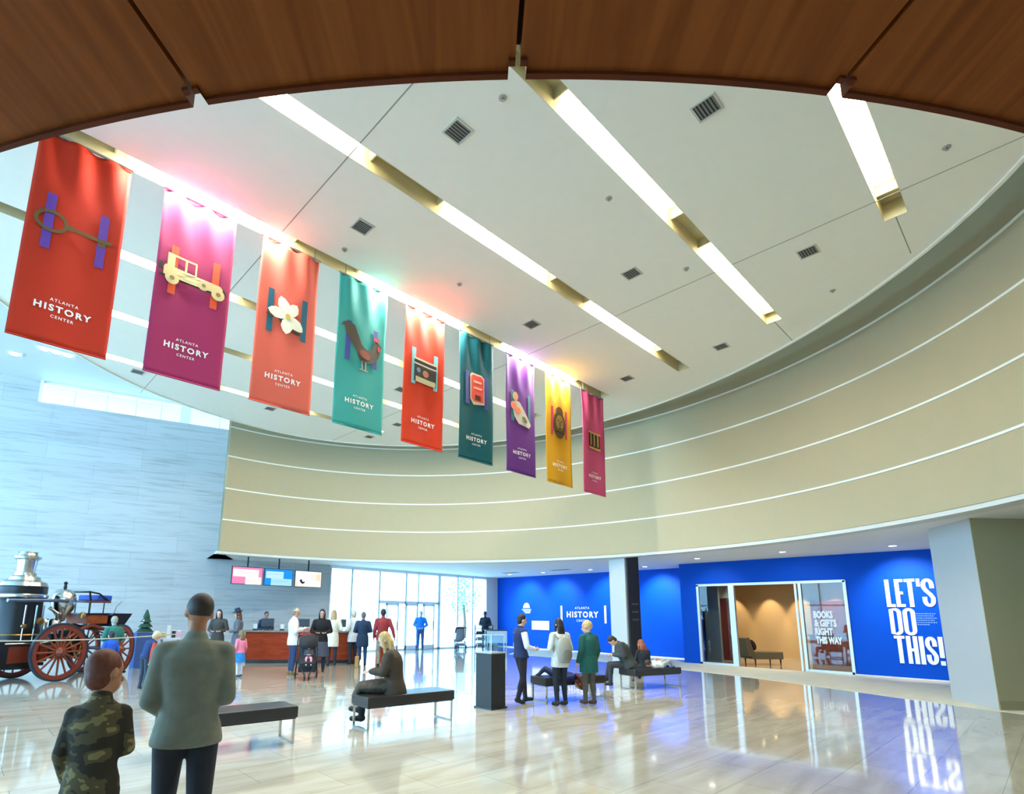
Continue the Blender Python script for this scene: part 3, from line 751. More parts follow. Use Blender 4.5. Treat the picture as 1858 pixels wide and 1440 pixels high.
def a_crate(put, rect, ell, bars):
    bars((206, 56, 104), .07)
    put('crate', [rect(-.26, .28, -1.58, -1.12)], (58, 44, 36), .02)
    put('crate_slat', [rect(-.2, -.13, -1.52, -1.16), rect(-.03, .04, -1.52, -1.16), rect(.14, .21, -1.52, -1.16)], (168, 128, 76), .026); put('crate_rail', [rect(-.28, .3, -1.18, -1.13), rect(-.26, .28, -1.62, -1.56)], (206, 150, 90), .028)
BN = [((190, 44, 16), a_key, 'red-orange banner with a brass key, largest and farthest left', .03), ((164, 44, 90), a_car, 'magenta banner with a cream vintage open car', 1.49), ((216, 98, 80), a_flower, 'coral banner with a white magnolia flower', 2.95),
      ((58, 152, 144), a_rooster, 'light teal banner with a dark rooster', 4.40), ((204, 56, 28), a_radio, 'orange-red banner with an old box radio, fifth in the row', 5.87), ((12, 82, 90), a_case, 'dark teal banner with a red rounded case', 7.34),
      ((98, 46, 122), a_figure, 'purple banner with a pale seated figure', 8.82), ((200, 144, 26), a_mask, 'golden yellow banner with a dark carved mask', 10.29), ((190, 74, 112), a_crate, 'pink banner with a small slatted crate, last on the right', 11.82)]
for i, (rgb, art, lb, x0) in enumerate(BN): banner(i, x0, rgb, art, lb)
# the lamps of the trough above the banners wash the tops of those hanging under a lit run
for (a, c) in SEG[1:]:
    d = lamp('trough_lamp', 'AREA', ((a+c)/2, 7.99, ZC+.02), 42*(c-a), (1, .98, .92), size=c-a)
    d.data.shape = 'RECTANGLE'; d.data.size_y = .04; d.rotation_euler = (math.radians(28), 0, 0)

# ------------------------------------------------------------------ people
def _eval_mesh(mb, voxel, smooth_it=3, name='m'):
    me = mb.mesh('tmp', []); o = bpy.data.objects.new('tmp', me); COL.objects.link(o)
    r = o.modifiers.new('r', 'REMESH'); r.mode = 'VOXEL'; r.voxel_size = voxel; r.use_smooth_shade = True
    s = o.modifiers.new('s', 'SMOOTH'); s.iterations = smooth_it; s.factor = .5
    dg = bpy.context.evaluated_depsgraph_get(); dg.update()
    ev = o.evaluated_get(dg); out = bpy.data.meshes.new_from_object(ev); out.name = name
    bpy.data.objects.remove(o); bpy.data.meshes.remove(me)
    out.shade_smooth(); return out
def _cap(mb, p, q, r1, r2, n=12):
    p, q = Vector(p), Vector(q); t = (q-p); L = t.length
    if L < 1e-5: return
    t.normalize(); a = t.orthogonal().normalized(); b = t.cross(a)
    rings = []
    for k in range(1, 4):
        f = PI/2*k/4; rings.append((p-t*r1*math.cos(f), r1*math.sin(f)))
    for k in range(5): rings.append((p.lerp(q, k/4), r1+(r2-r1)*k/4))
    for k in (3, 2, 1):
        f = PI/2*k/4; rings.append((q+t*r2*math.cos(f), r2*math.sin(f)))
    mb.loft([[c+r*(math.cos(2*PI*j/n)*a+math.sin(2*PI*j/n)*b) for j in range(n)] for c, r in rings])
def _oval(mb, pts, rx, ry, side, n=20):
    """tube of oval rings; rx along `side`, ry across it"""
    pts = [Vector(p) for p in pts]; side = Vector(side).normalized(); rings = []; k = len(pts)
    for i, p in enumerate(pts):
        t = (pts[min(i+1, k-1)]-pts[max(i-1, 0)]).normalized()
        s = (side-t*side.dot(t)).normalized(); f = t.cross(s)
        rings.append([p+rx[i]*math.cos(2*PI*j/n)*s+ry[i]*math.sin(2*PI*j/n)*f for j in range(n)])
    mb.loft(rings)
STAND = dict(pel=(0, 0, .93), neck=(0, -.01, 1.47), head=(0, .03, 1.635),
             shL=(-.185, -.01, 1.41), shR=(.185, -.01, 1.41), elL=(-.25, -.03, 1.13), elR=(.25, -.03, 1.13), wrL=(-.26, .07, .89), wrR=(.26, .07, .89),
             hiL=(-.09, 0, .9), hiR=(.09, 0, .9), knL=(-.1, .02, .49), knR=(.1, .02, .49), anL=(-.105, -.02, .08), anR=(.105, -.02, .08))
def person(label, loc, heading, height=1.72, pose=None, skin=(206, 158, 128), top=(120, 120, 120), bottom=(40, 44, 60), shoe=(30, 28, 28), hair=(60, 42, 30),
           hairstyle='short', headyaw=0, hem=0.0, skirt=None, skirt_len=.45, sleeve=(None), child=False, vox=.016, vest=None, top_mat=None, tilt=0, sit=False, bulk=1.0, zoff=0, name='person', hat=None, hip_hem=.03, lean=0):
    """figure facing local +Y; joints in metres for a 1.75 m adult, scaled to height"""
    J = dict(STAND); J.update(pose or {}); J = {k: Vector(v) for k, v in J.items()}
    S = height/1.75
    root = thing(name, label, 'person', (loc[0], loc[1], loc[2] if len(loc) > 2 else 0), math.radians(heading-90))
    hs = 1.22 if child else 1.0
    side = (J['shR']-J['shL']).normalized()
    P, N, Hd = J['pel'], J['neck'], J['head']
    up = (N-P).normalized(); fwd = up.cross(side).normalized()
    if fwd.length < .1: fwd = Vector((0, 1, 0))
    hd = (Hd-N).normalized()
    hf = fwd-hd*fwd.dot(hd); hf = (hf if hf.length > .1 else Vector((0, 0, 1))).normalized()
    hf = Matrix.Rotation(math.radians(headyaw), 3, hd) @ hf; hx = hf.cross(hd).normalized()
    HM = Matrix((hx, hf, hd)).transposed()
    def hp(x, y, z): return Hd+HM @ (Vector((x, y, z))*hs)
    def torso(mb, e, lo=0.0, hi=1.01, bk=1.0):
        prof = [(-.09, .13, .10), (-.02, .165, .118), (.06, .172, .12), (.22, .142, .102), (.42, .145, .105), (.62, .168, .118), (.8, .178, .112), (.92, .135, .085), (1.0, .066, .062)]
        pts = []; rx = []; ry = []
        for t, a, b in prof:
            if t < lo-.001 or t > hi: continue
            bend = math.sin(PI*max(0, min(1, t)))*.012
            pts.append(P.lerp(N, t) if 0 <= t <= 1 else P+(N-P)*t); rx.append(a*bk+e); ry.append(b*bk+e)
            pts[-1] = pts[-1]-fwd*bend
        _oval(mb, pts, rx, ry, side)
    def arm(mb, s, e, upto=1.0):
        a, b, c = J['sh'+s], J['el'+s], J['wr'+s]
        _cap(mb, a, b, .05*bulk+e, .039*bulk+e)
        _cap(mb, b, b.lerp(c, upto), .038*bulk+e, .027+e*(.8))
    def leg(mb, s, e, upto=1.0):
        a, b, c = J['hi'+s], J['kn'+s], J['an'+s]
        _cap(mb, a, b, .083*min(1, bulk)+e, .053+e); _cap(mb, b, b.lerp(c, upto), .05+e, .034+e)
        k = b.lerp(c, .3); t = (c-b).normalized(); _cap(mb, b.lerp(c, .12)-fwd*.008, b.lerp(c, .45)-fwd*.012, .05+e, .046+e)
    def toe(s):
        an, kn = J['an'+s], J['kn'+s]; t = (an-kn).normalized(); f = Vector((0, 1, 0)); f = f-t*f.dot(t)
        if f.length < .3: f = fwd-t*fwd.dot(t)
        f.normalize(); return f, t
    # --- body: one continuous skin
    mb = MB(); torso(mb, 0, bk=min(1, bulk)*.98); _cap(mb, N-hd*.02, Hd-hd*.05, .055, .052)
    mb.ell(Hd+HM @ Vector((0, -.008, .025))*hs, (.076*hs, .096*hs, .098*hs), 18, 12, HM.to_4x4())
    mb.ell(hp(0, .028, -.045), (.055*hs, .062*hs, .068*hs), 16, 10, HM.to_4x4())
    _cap(mb, hp(0, .088, .015), hp(0, .108, -.022), .009*hs, .014*hs)
    for s in (-1, 1): mb.ell(hp(s*.078, -.005, -.005), (.012*hs, .022*hs, .032*hs), 8, 6, HM.to_4x4())
    for s in 'LR':
        arm(mb, s, 0); leg(mb, s, 0)
        f, t = toe(s); an = J['an'+s]; _cap(mb, an+t*.03, an+t*.045+f*.15, .035, .03)
        w = J['wr'+s]; el = J['el'+s]; d = (w-el).normalized(); sd = side if s == 'R' else -side
        pn = d.cross(fwd); pn = pn.normalized() if pn.length > .2 else side
        _oval(mb, [w, w+d*.03, w+d*.07, w+d*.095], [.022, .034, .038, .03], [.018, .016, .014, .012], d.cross(pn), 10)
    me = _eval_mesh(mb, vox*S if False else vox, 3, 'body')
    bm = bmesh.new(); bm.from_mesh(me)
    def extra(mb2, mi):
        tmp = mb2.mesh('x', []); tmp.shade_smooth(); n0 = len(bm.faces); bm.from_mesh(tmp); bm.faces.ensure_lookup_table()
        for f in bm.faces[n0:]: f.material_index = mi
        bpy.data.meshes.remove(tmp)
    # fingers and thumb
    fb = MB()
    for s in 'LR':
        w = J['wr'+s]; el = J['el'+s]; d = (w-el).normalized()
        pn = d.cross(fwd); pn = pn.normalized() if pn.length > .2 else side.copy()
        ws = d.cross(pn).normalized(); inward = pn if pn.dot((P+N)/2-w) > 0 else -pn
        for k, (o_, L) in enumerate(((-.027, .062), (-.009, .075), (.009, .072), (.026, .055))):
            a = w+d*.085+ws*o_; m = a+d*L*.5+inward*.01; e = m+d*L*.4+inward*.03
            fb.tube([a, m, e], [.0095, .0085, .006], 6)
        th = 1 if ws.dot(fwd) > 0 else -1
        a = w+d*.03+ws*.028*th; m = a+d*.03+ws*.026*th+inward*.012; e = m+d*.032+inward*.012
        fb.tube([a, m, e], [.012, .01, .007], 6)
    extra(fb, 0)
    ey = MB()
    for s in (-1, 1): ey.ell(hp(s*.031, .083, .018), (.011*hs, .008*hs, .008*hs), 8, 6)
    extra(ey, 1)
    bw = MB()
    for s in (-1, 1): bw.tube([hp(s*.016, .092, .036), hp(s*.032, .091, .042), hp(s*.048, .082, .036)], .004*hs, 5)
    extra(bw, 2)
    mo = MB(); mo.tube([hp(-.022, .083, -.052), hp(0, .093, -.05), hp(.022, .083, -.052)], [.003*hs, .006*hs, .003*hs], 6); extra(mo, 3)
    bm.to_mesh(me); bm.free()
    for m in (mat('skin_%d_%d_%d' % skin, skin, .55), mat('eye_dark', (30, 24, 22), .2), mat('hair_%d_%d_%d' % hair, hair, .6, noise=.25, nscale=30), mat('lips', (168, 92, 84), .5)): me.materials.append(m)
    parts = []
    def part(nm, me_, m_):
        me_.materials.clear(); me_.materials.append(m_); o = bpy.data.objects.new(nm, me_); COL.objects.link(o); o.parent = root; o.scale = (S, S, S); parts.append(o); return o
    ob = bpy.data.objects.new('body', me); COL.objects.link(ob); ob.parent = root; ob.scale = (S, S, S)
    # --- trousers
    if bottom:
        kb = min(1, bulk); mb = MB(); _oval(mb, [P+(N-P)*t for t in (-.1, .0, .1, .2)], [v*kb for v in (.15, .178, .18, .165)], [v*kb for v in (.12, .132, .132, .118)], side)
        for s in 'LR': leg(mb, s, .013, .97)
        part('trousers', _eval_mesh(mb, vox, 3, 'trousers'), mat('cloth_%d_%d_%d' % bottom, bottom, .8, noise=.12, nscale=14))
    if skirt:
        mb = MB()
        if sit:
            kn = (J['knL']+J['knR'])/2; kd = (kn-P).normalized()
            _oval(mb, [P-kd*.08+Vector((0, 0, .02)), P.lerp(kn, .4)+Vector((0, 0, .01)), P.lerp(kn, .8), kn+kd*.05, kn+kd*.1-Vector((0, 0, .12)), kn+kd*.08-Vector((0, 0, .2))], [.19, .22, .24, .24, .24, .22], [.13, .12, .11, .09, .09, .08], side)
        else:
            _oval(mb, [P+(N-P)*.15, P, P-up*skirt_len*.5, P-up*skirt_len], [.15, .19, .22, .25], [.12, .14, .18, .2], side)
        part('skirt', _eval_mesh(mb, vox, 3, 'skirt'), mat('cloth_%d_%d_%d' % skirt, skirt, .85, noise=.5 if sit else .3, nscale=24))
    # --- top garment
    e = .022*bulk
    mb = MB(); torso(mb, e, -.02, 1.01, bulk)
    if hem: _oval(mb, [P+(N-P)*.2, P+(N-P)*.02, P-up*hem*.5, P-up*hem], [.16*bulk, .195*bulk, .205*bulk, .205*bulk], [.12*bulk, .15*bulk, .155*bulk, .155*bulk], side)
    _cap(mb, N-up*.06, N+hd*.012, .095, .07)
    for s in 'LR':
        if not vest: arm(mb, s, .02*bulk, .93)
        _cap(mb, J['sh'+s]-side*(.09 if s == 'R' else -.09)+up*.01, J['sh'+s], .06*bulk+.01, .058*bulk+.014)
    tm = top_mat or mat('cloth_%d_%d_%d' % top, top, .85, noise=.12, nscale=14)
    part('vest' if vest else 'jacket' if hem > .08 else 'sweater', _eval_mesh(mb, vox, 4, 'top'), tm)
    if vest:
        for s in 'LR':
            mb = MB(); arm(mb, s, .02, .93); part('sleeve', _eval_mesh(mb, vox, 3, 'sleeve'), mat('cloth_%d_%d_%d' % vest, vest, .85))
    # --- shoes
    for s in 'LR':
        f, t = toe(s); an = J['an'+s]; mb = MB()
        _cap(mb, an+t*.02-f*.02, an+t*.035+f*.14, .046, .04); _cap(mb, an-t*.03, an+t*.03, .045, .045)
        part('shoe', _eval_mesh(mb, vox, 2, 'shoe'), mat('shoe_%d_%d_%d' % shoe, shoe, .5))
    # --- hair
    mb = MB()
    mb.ell(Hd+HM @ Vector((0, -.022, .038))*hs, (.083*hs, .096*hs, .1*hs), 18, 12, HM.to_4x4())
    if hairstyle != 'crop': mb.ell(Hd+HM @ Vector((0, -.042, -.01))*hs, (.07*hs, .068*hs, .085*hs), 14, 10, HM.to_4x4())
    if hairstyle in ('long', 'mid'):
        L = .36 if hairstyle == 'long' else .2
        dn = Vector((0, 0, -1)) if hd.z > .3 else -hd
        a = hp(0, -.05, .03); _oval(mb, [a, hp(0, -.07, -.06), hp(0, -.08, -.1)+dn*L*.45, hp(0, -.08, -.1)+dn*L], [.08*hs, .085*hs, .1*hs, .07*hs], [.05*hs, .045*hs, .045, .025], hx)
        for s in (-1, 1): _cap(mb, hp(s*.07, .01, .02), hp(s*.085, .01, -.1)+dn*L*.35, .026*hs, .022)
    if hairstyle == 'pony': _cap(mb, hp(0, -.1, .04), hp(0, -.14, -.14), .04, .02)
    if hairstyle == 'crop': mb = MB(); mb.ell(Hd+HM @ Vector((0, -.015, .034))*hs, (.08*hs, .098*hs, .095*hs), 18, 12, HM.to_4x4())
    part('hair', _eval_mesh(mb, vox*.8, 2, 'hair'), mat('hair_%d_%d_%d' % hair, hair, .6, noise=.25, nscale=30))
    if hat:
        mb = MB(); c = hp(0, -.01, .075)
        R4 = Matrix.Translation(c) @ HM.to_4x4()
        if hat[0] == 'brim': mb.lathe([(0, .11), (.075, .11), (.095, .02), (.155, .0), (.155, -.012), (.0, -.012)], M=R4)
        else: mb.lathe([(0, .06), (.06, .045), (.1, -.03), (.1, -.04), (0, -.04)], M=R4); mb.box(-.06, .06, .07, .16, -.04, -.025, M=R4)
        o = mb.build('hat', mat('hat_%d_%d_%d' % hat[1], hat[1], .8), root, True); o.scale = (S, S, S)
    root['_S'] = S; del root['_S']
    return root
def gp(x, y): return (x, y, 0)

camo = bpy.data.materials.new('camouflage_cloth'); camo.use_nodes = True; nt = camo.node_tree; pb = nt.nodes['Principled BSDF']; pb.inputs['Roughness'].default_value = .85
tc = nt.nodes.new('ShaderNodeTexCoord'); mp = nt.nodes.new('ShaderNodeMapping'); mp.inputs['Scale'].default_value = (1, 1, 1.5); mp.inputs['Rotation'].default_value = (.5, .6, 0)
nz = nt.nodes.new('ShaderNodeTexNoise'); nz.inputs['Scale'].default_value = 7; nz.inputs['Detail'].default_value = 2
cr = nt.nodes.new('ShaderNodeValToRGB'); cr.color_ramp.interpolation = 'CONSTANT'; e = cr.color_ramp.elements
e[0].position = 0; e[0].color = lin((52, 46, 32))+(1,); e[1].position = .47; e[1].color = lin((88, 78, 52))+(1,)
x = e.new(.6); x.color = lin((138, 122, 76))+(1,)
nt.links.new(tc.outputs['Object'], mp.inputs[0]); nt.links.new(mp.outputs[0], nz.inputs[0]); nt.links.new(nz.outputs[0], cr.inputs[0]); nt.links.new(cr.outputs[0], pb.inputs['Base Color'])

FRONT = dict(elL=(-.27, -.02, 1.14), elR=(.27, -.02, 1.14), wrL=(-.13, .2, 1.1), wrR=(.13, .2, 1.1))
AKIM = dict(elL=(-.255, -.03, 1.14), elR=(.25, -.03, 1.15), wrL=(-.15, .2, 1.02), wrR=(.12, .2, 1.08))
WALK = dict(knL=(-.1, .16, .5), anL=(-.1, .1, .09), knR=(.1, -.02, .49), anR=(.1, -.26, .13))
person('boy in an olive camouflage jacket, back to us, front left of the hall', (.64, 3.45), 66, 1.36, dict(AKIM, shL=(-.135, -.01, 1.38), shR=(.135, -.01, 1.38), elL=(-.185, -.02, 1.14), elR=(.185, .0, 1.16), wrL=(-.17, .12, .94), wrR=(.06, .2, 1.08), **{'knL': (-.1, .06, .49), 'anL': (-.1, .02, .08)}), (184, 128, 96), (88, 78, 52), (46, 46, 48), hair=(104, 52, 30), headyaw=-38, hem=.2, child=True, vox=.012, top_mat=camo, bulk=.86)
person('man in a grey-green sweater walking away in front of the bench, foreground left', (1.11, 3.55), 70, 1.70, dict(AKIM, shL=(-.165, -.01, 1.4), shR=(.165, -.01, 1.4), elL=(-.215, -.03, 1.13), elR=(.2, -.03, 1.14), **WALK), (176, 116, 78), (126, 126, 110), (34, 38, 46), hair=(52, 36, 26), headyaw=18, hem=.06, vox=.012, bulk=.98, hairstyle='crop')
person('adult with grey hair in a teal top facing the steam engine wheel', (2.85, 15.0), 110, 1.46, FRONT, (196, 168, 150), (38, 112, 106), (60, 70, 92), hair=(150, 150, 138), hem=.08)
person('small child in a bright blue top in front of the teal-topped adult', (2.72, 14.45), 110, 1.12, FRONT, top=(28, 88, 204), bottom=(90, 98, 120), hair=(34, 34, 42), child=True)
person('boy in navy top with orange sleeve leaning forward beside the rope', (3.15, 13.2), 20, 1.2, dict(pel=(0, -.02, .92), neck=(.0, .16, 1.42), head=(0, .28, 1.56), shL=(-.18, .14, 1.37), shR=(.18, .14, 1.37), elL=(-.22, .18, 1.08), elR=(.22, .05, 1.08), wrL=(-.18, .34, 1.1), wrR=(.25, .0, .86)), top=(26, 48, 96), vest=(196, 66, 40), bottom=(48, 58, 74), hair=(196, 182, 146), child=True, shoe=(50, 50, 54))
person('woman with long black hair and dark coat standing behind the foreground man', (5.9, 17.0), 235, 1.66, FRONT, (226, 184, 160), (66, 66, 64), hair=(24, 22, 26), hairstyle='long', hem=.2)
person('woman in grey coat and navy brimmed hat at left end of counter', (6.3, 16.55), 150, 1.66, FRONT, top=(96, 100, 112), hair=(92, 48, 28), hairstyle='mid', hat=('brim', (28, 40, 66)), hem=.3)
person('little girl in pink top and bright blue skirt by the counter', (5.53, 14.23), 110, 1.12, dict(elR=(.27, .0, 1.12), wrR=(.33, .12, .95)), top=(232, 130, 160), bottom=(210, 216, 230), skirt=(34, 132, 216), skirt_len=.36, hair=(120, 100, 74), hairstyle='mid', child=True, shoe=(60, 80, 120))
person('ticket clerk in navy shirt with dark hair behind the counter', (8.15, 18.9), 262, 1.62, FRONT, (160, 120, 98), (24, 40, 76), hair=(22, 20, 24))
person('woman in a white shirt, jeans and flat cap facing the stroller', (6.86, 14.07), 350, 1.72, dict(FRONT, wrL=(-.12, .3, 1.2), wrR=(.1, .3, 1.22)), (218, 150, 128), (228, 232, 236), (44, 64, 104), shoe=(140, 112, 74), hair=(128, 116, 96), hat=('cap', (196, 186, 168)), hem=.16)
person('woman with long black hair in a black coat and patterned skirt behind the stroller', (7.72, 14.15), 240, 1.70, FRONT, (206, 160, 140), (22, 22, 28), (26, 28, 40), skirt=(70, 74, 92), skirt_len=.5, hair=(22, 18, 20), hairstyle='long', hem=.1)
person('woman in a cream coat with pale striped hem at the counter', (9.0, 15.75), 55, 1.70, FRONT, top=(226, 222, 206), bottom=(38, 44, 60), hair=(170, 146, 108), hairstyle='mid', hem=.34)
person('person in a navy and teal coat at the right end of the counter', (9.6, 14.95), 60, 1.64, FRONT, top=(28, 52, 84), bottom=(36, 66, 104), hair=(96, 92, 96), hem=.3)
person('person in a white coat with pale hair behind the navy-coated visitor', (9.75, 15.75), 100, 1.68, FRONT, top=(218, 222, 226), bottom=(40, 46, 60), hair=(186, 178, 166), hem=.2)
person('man in a dark red jacket and khaki trousers walking towards the entrance', (9.85, 14.23), 60, 1.74, dict(WALK, elR=(.3, -.05, 1.14), wrR=(.36, -.06, .9)), (120, 80, 60), (146, 44, 50), (150, 146, 132), hair=(26, 28, 34), hem=.1)
person('man in a bright blue shirt and jeans standing in front of the entrance doors', (16.0, 20.1), 235, 1.74, dict(elL=(-.3, -.04, 1.14), elR=(.3, -.04, 1.14), wrL=(-.08, .16, 1.0), wrR=(.08, .16, 1.0)), (214, 184, 168), (20, 120, 222), (34, 74, 140), hair=(150, 140, 130))
person('attendant in a dark jacket standing behind the display pedestal near the facade', (19.4, 19.3), 215, 1.78, FRONT, (72, 50, 40), (30, 40, 54), (60, 66, 84), hair=(22, 20, 20))
person('man with black hair in navy vest over white sleeves, talking', (8.05, 7.05), -25, 1.62, dict(elL=(-.25, .0, 1.13), wrL=(-.1, .26, 1.08), elR=(.26, .02, 1.12), wrR=(.1, .27, 1.06), knL=(-.11, .1, .5), anL=(-.11, .14, .08), knR=(.1, .0, .49), anR=(.1, -.12, .1)), (226, 176, 146), (26, 42, 84), (38, 34, 44), hair=(24, 20, 22), vest=(226, 226, 230), vox=.013, hem=.04)
person('woman with long dark hair wearing a pale sweater and grey backpack', (8.42, 6.42), 75, 1.55, FRONT, (222, 178, 150), (206, 208, 200), (22, 30, 46), hair=(34, 22, 20), hairstyle='long', vox=.013, hem=.16)
person('child with blond hair in a dark green coat right of the pair', (8.95, 6.15), 78, 1.50, dict(knL=(-.09, .04, .49), anL=(-.08, .05, .08)), (216, 168, 138), (20, 86, 78), (84, 76, 66), hair=(188, 160, 104), hairstyle='crop', headyaw=25, hem=.26, child=True, vox=.013, bulk=1.1, shoe=(78, 56, 40))
# strap / backpack worn by the woman, parented to the figure's own carried item
SITT = dict(pel=(0, -.02, .53), neck=(0, .06, 1.06), head=(0, .15, 1.21), shL=(-.17, .05, 1.0), shR=(.17, .05, 1.0), elL=(-.22, .12, .76), elR=(.22, .12, .76), wrL=(-.06, .34, .76), wrR=(.06, .34, .76),
            hiL=(-.09, .02, .53), hiR=(.09, .02, .53), knL=(-.11, .42, .53), knR=(.11, .42, .53), anL=(-.1, .44, .12), anR=(.1, .5, .2))
person('woman with long blond hair and dark shawl seated on the middle bench', (5.02, 6.93), 136, 1.74, SITT, (222, 172, 146), (60, 48, 36), (30, 30, 36), skirt=(66, 58, 46), hair=(176, 148, 92), hairstyle='long', sit=True, hem=.12, vox=.013, bulk=1.15)
person('child with dark red hair lying face up on the third bench, head over its edge', (8.95, 6.8), -58, 1.2, dict(pel=(0, -.12, .70), neck=(0, .38, .62), head=(0, .51, .45), shL=(-.17, .32, .66), shR=(.17, .32, .66), elL=(-.24, .1, .64), elR=(.24, .1, .64), wrL=(-.1, -.02, .8), wrR=(.1, -.02, .8),
       hiL=(-.09, -.16, .68), hiR=(.09, -.16, .68), knL=(-.12, -.46, .85), knR=(.12, -.46, .85), anL=(-.1, -.66, .66), anR=(.1, -.66, .66)), top=(30, 40, 104), bottom=(40, 50, 88), hair=(112, 50, 24), child=True, hairstyle='mid', vox=.015)
person('person in a dark jacket hunched over the left end of the far bench', (11.72, 6.98), 130, 1.7, dict(SITT, neck=(0, .2, 1.02), head=(0, .34, 1.08), shL=(-.17, .17, .98), shR=(.17, .17, .98)), top=(56, 60, 58), bottom=(44, 46, 52), hair=(40, 34, 32), hem=.05, bulk=1.3)
person('child in pale top and shorts lying along the far bench', (12.3, 6.55), 170, 1.15, dict(pel=(0, -.1, .78), neck=(0, .36, .80), head=(0, .50, .84), shL=(-.17, .34, .8), shR=(.17, .34, .8), elL=(-.25, .16, .78), elR=(.25, .16, .78), wrL=(-.1, .05, .92), wrR=(.1, .05, .92),
       hiL=(-.09, -.12, .78), hiR=(.09, -.12, .78), knL=(-.12, -.48, .92), knR=(.12, -.48, .92), anL=(-.12, -.68, .72), anR=(.12, -.68, .72)), top=(214, 218, 222), bottom=(170, 178, 190), hair=(60, 44, 34), child=True)
person('auburn-haired girl in dark top seated on the far side of the far bench', (12.5, 7.0), 60, 1.36, SITT, top=(30, 38, 48), bottom=(30, 34, 44), hair=(140, 74, 44), hairstyle='mid', child=True)

# ------------------------------------------------------------------ benches
leather = mat('black_leather', (40, 36, 36), .28, spec=.6)
bt = thing('bench', 'x', 'bench', (2.65, 6.98, 0), math.radians(-4), 'black upholstered benches')
L, D = .76, .25
MB().box(-L, L, -D, D, .31, .45).build('seat', leather, bt, bevel=.012)
MB().box(-L+.02, L-.02, -D+.02, D-.02, .295, .31).build('seat_base', black, bt)
for s in (-1, 1):
    x = s*(L-.04)
    fr_ = MB().box(x-.012, x+.012, -D+.02, D-.02, 0, .022).build('runner', chrome, bt)
    for q in (-1, 1): MB().box(x-.014, x+.014, q*(D-.032)-.014, q*(D-.032)+.014, .022, .297).build('leg', chrome, bt)
bt['label'] = 'black leather bench nearest the camera, behind the foreground man'
dup(bt, (5.22, 6.90, 0), math.radians(-5), 'black leather bench with the blond woman seated on its left end')
dup(bt, (9.22, 6.82, 0), math.radians(-14), 'black leather bench behind the standing pair with a child lying on it')
dup(bt, (12.25, 6.72, 0), math.radians(-14), 'farthest black leather bench, in front of the white column and blue wall')

# ------------------------------------------------------------------ display pedestal
t = thing('display_pedestal', 'tall black pedestal with an empty clear case on top, middle of the hall', 'pedestal', (7.23, 7.05, 0), math.radians(2))
MB().prism([(-.21, -.21), (.21, -.21), (.21, .21), (-.21, .21)], 0, .03).build('base', black, t)
MB().box(-.185, .185, -.185, .185, .03, .94).build('plinth', mat('plinth_black', (20, 20, 22), .5), t)
MB().box(-.2, .2, -.2, .2, .94, .96).build('top_plate', mat('plinth_top', (170, 172, 172), .4), t)
b = MB()
for a, c in (((-.17, -.17), (.17, -.17)), ((.17, -.17), (.17, .17)), ((.17, .17), (-.17, .17)), ((-.17, .17), (-.17, -.17))):
    b.add([(a[0], a[1], .96), (c[0], c[1], .96), (c[0], c[1], 1.26), (a[0], a[1], 1.26)], [(0, 1, 2, 3)])
b.add([(-.17, -.17, 1.26), (.17, -.17, 1.26), (.17, .17, 1.26), (-.17, .17, 1.26)], [(0, 1, 2, 3)])
b.build('glass_case', glass_mat('case_glass', (226, 240, 248)), t)
b = MB()
for sx in (-1, 1):
    for sy in (-1, 1): b.box(sx*.17-.004, sx*.17+.004, sy*.17-.004, sy*.17+.004, .96, 1.26)
for s in (-1, 1): b.box(-.17, .17, s*.17-.004, s*.17+.004, 1.255, 1.262); b.box(s*.17-.004, s*.17+.004, -.17, .17, 1.255, 1.262)
b.build('case_edge', mat('case_edge', (205, 220, 228), .3), t)

# ------------------------------------------------------------------ ticket counter, screens
ca = math.radians(-34)
t = thing('ticket_counter', 'long red-brown wood ticket counter with grey top below the screens', 'counter', (8.62, 16.9, 0), ca)
cw = wood_material('counter_wood', (134, 50, 26), (160, 66, 36), (.6, 1, 3), .4)
MB().box(-1.85, 1.85, 0, .55, .1, .98).build('front_panel', cw, t)
MB().box(-1.8, 1.8, .05, .5, 0, .1).build('plinth', black, t)
MB().box(-1.9, 1.9, -.05, .62, .98, 1.03).build('worktop', mat('counter_top', (128, 122, 108), .35), t)
rb = thing('ticket_counter', 'short return end of the counter at its right, in darker red wood', 'counter', (10.25, 15.15, 0), ca)
MB().box(-.0, .3, .75, 1.5, .0, .95).build('side_panel', cw, rb); MB().box(-.02, .33, .72, 1.53, .95, .99).build('worktop', mat('counter_top', (128, 122, 108), .35), rb)
Cm = Matrix.Translation((8.62, 16.9, 0)) @ Matrix.Rotation(ca, 4, 'Z')
mon = None
for xx, lb in ((-1.25, 'left of the clerk'), (-.1, 'right of the clerk'), (1.1, 'behind the cream-coated woman')):
    p = Cm @ Vector((xx, .35, 1.03))
    if mon is None:
        mon = thing('computer_monitor', 'counter monitor '+lb, 'monitor', p, ca, 'monitors on the counter')
        MB().box(-.09, .09, -.06, .06, 0, .012).build('stand', black, mon)
        MB().box(-.02, .02, .0, .02, .012, .14).build('neck', black, mon)
        MB().box(-.2, .2, -.0, .025, .12, .38).build('screen', mat('monitor_shell', (46, 52, 62), .4), mon)
    else: dup(mon, p, ca, 'counter monitor '+lb)
box0 = None
for xx, lb in ((-1.6, 'at the far left end of the counter top'), (-.75, 'between the left monitor and the clerk'), (.45, 'right of the middle monitor')):
    p = Cm @ Vector((xx, .2, 1.03))
    if box0 is None:
        box0 = thing('leaflet_holder', 'small white leaflet holder '+lb, 'leaflet holder', p, ca, 'leaflet holders on the counter')
        MB().box(-.07, .07, -.03, .03, 0, .05).build('base', black, box0); MB().box(-.06, .06, -.01, .01, .05, .2).build('leaflets', white, box0)
    else: dup(box0, p, ca, 'small white leaflet holder '+lb)
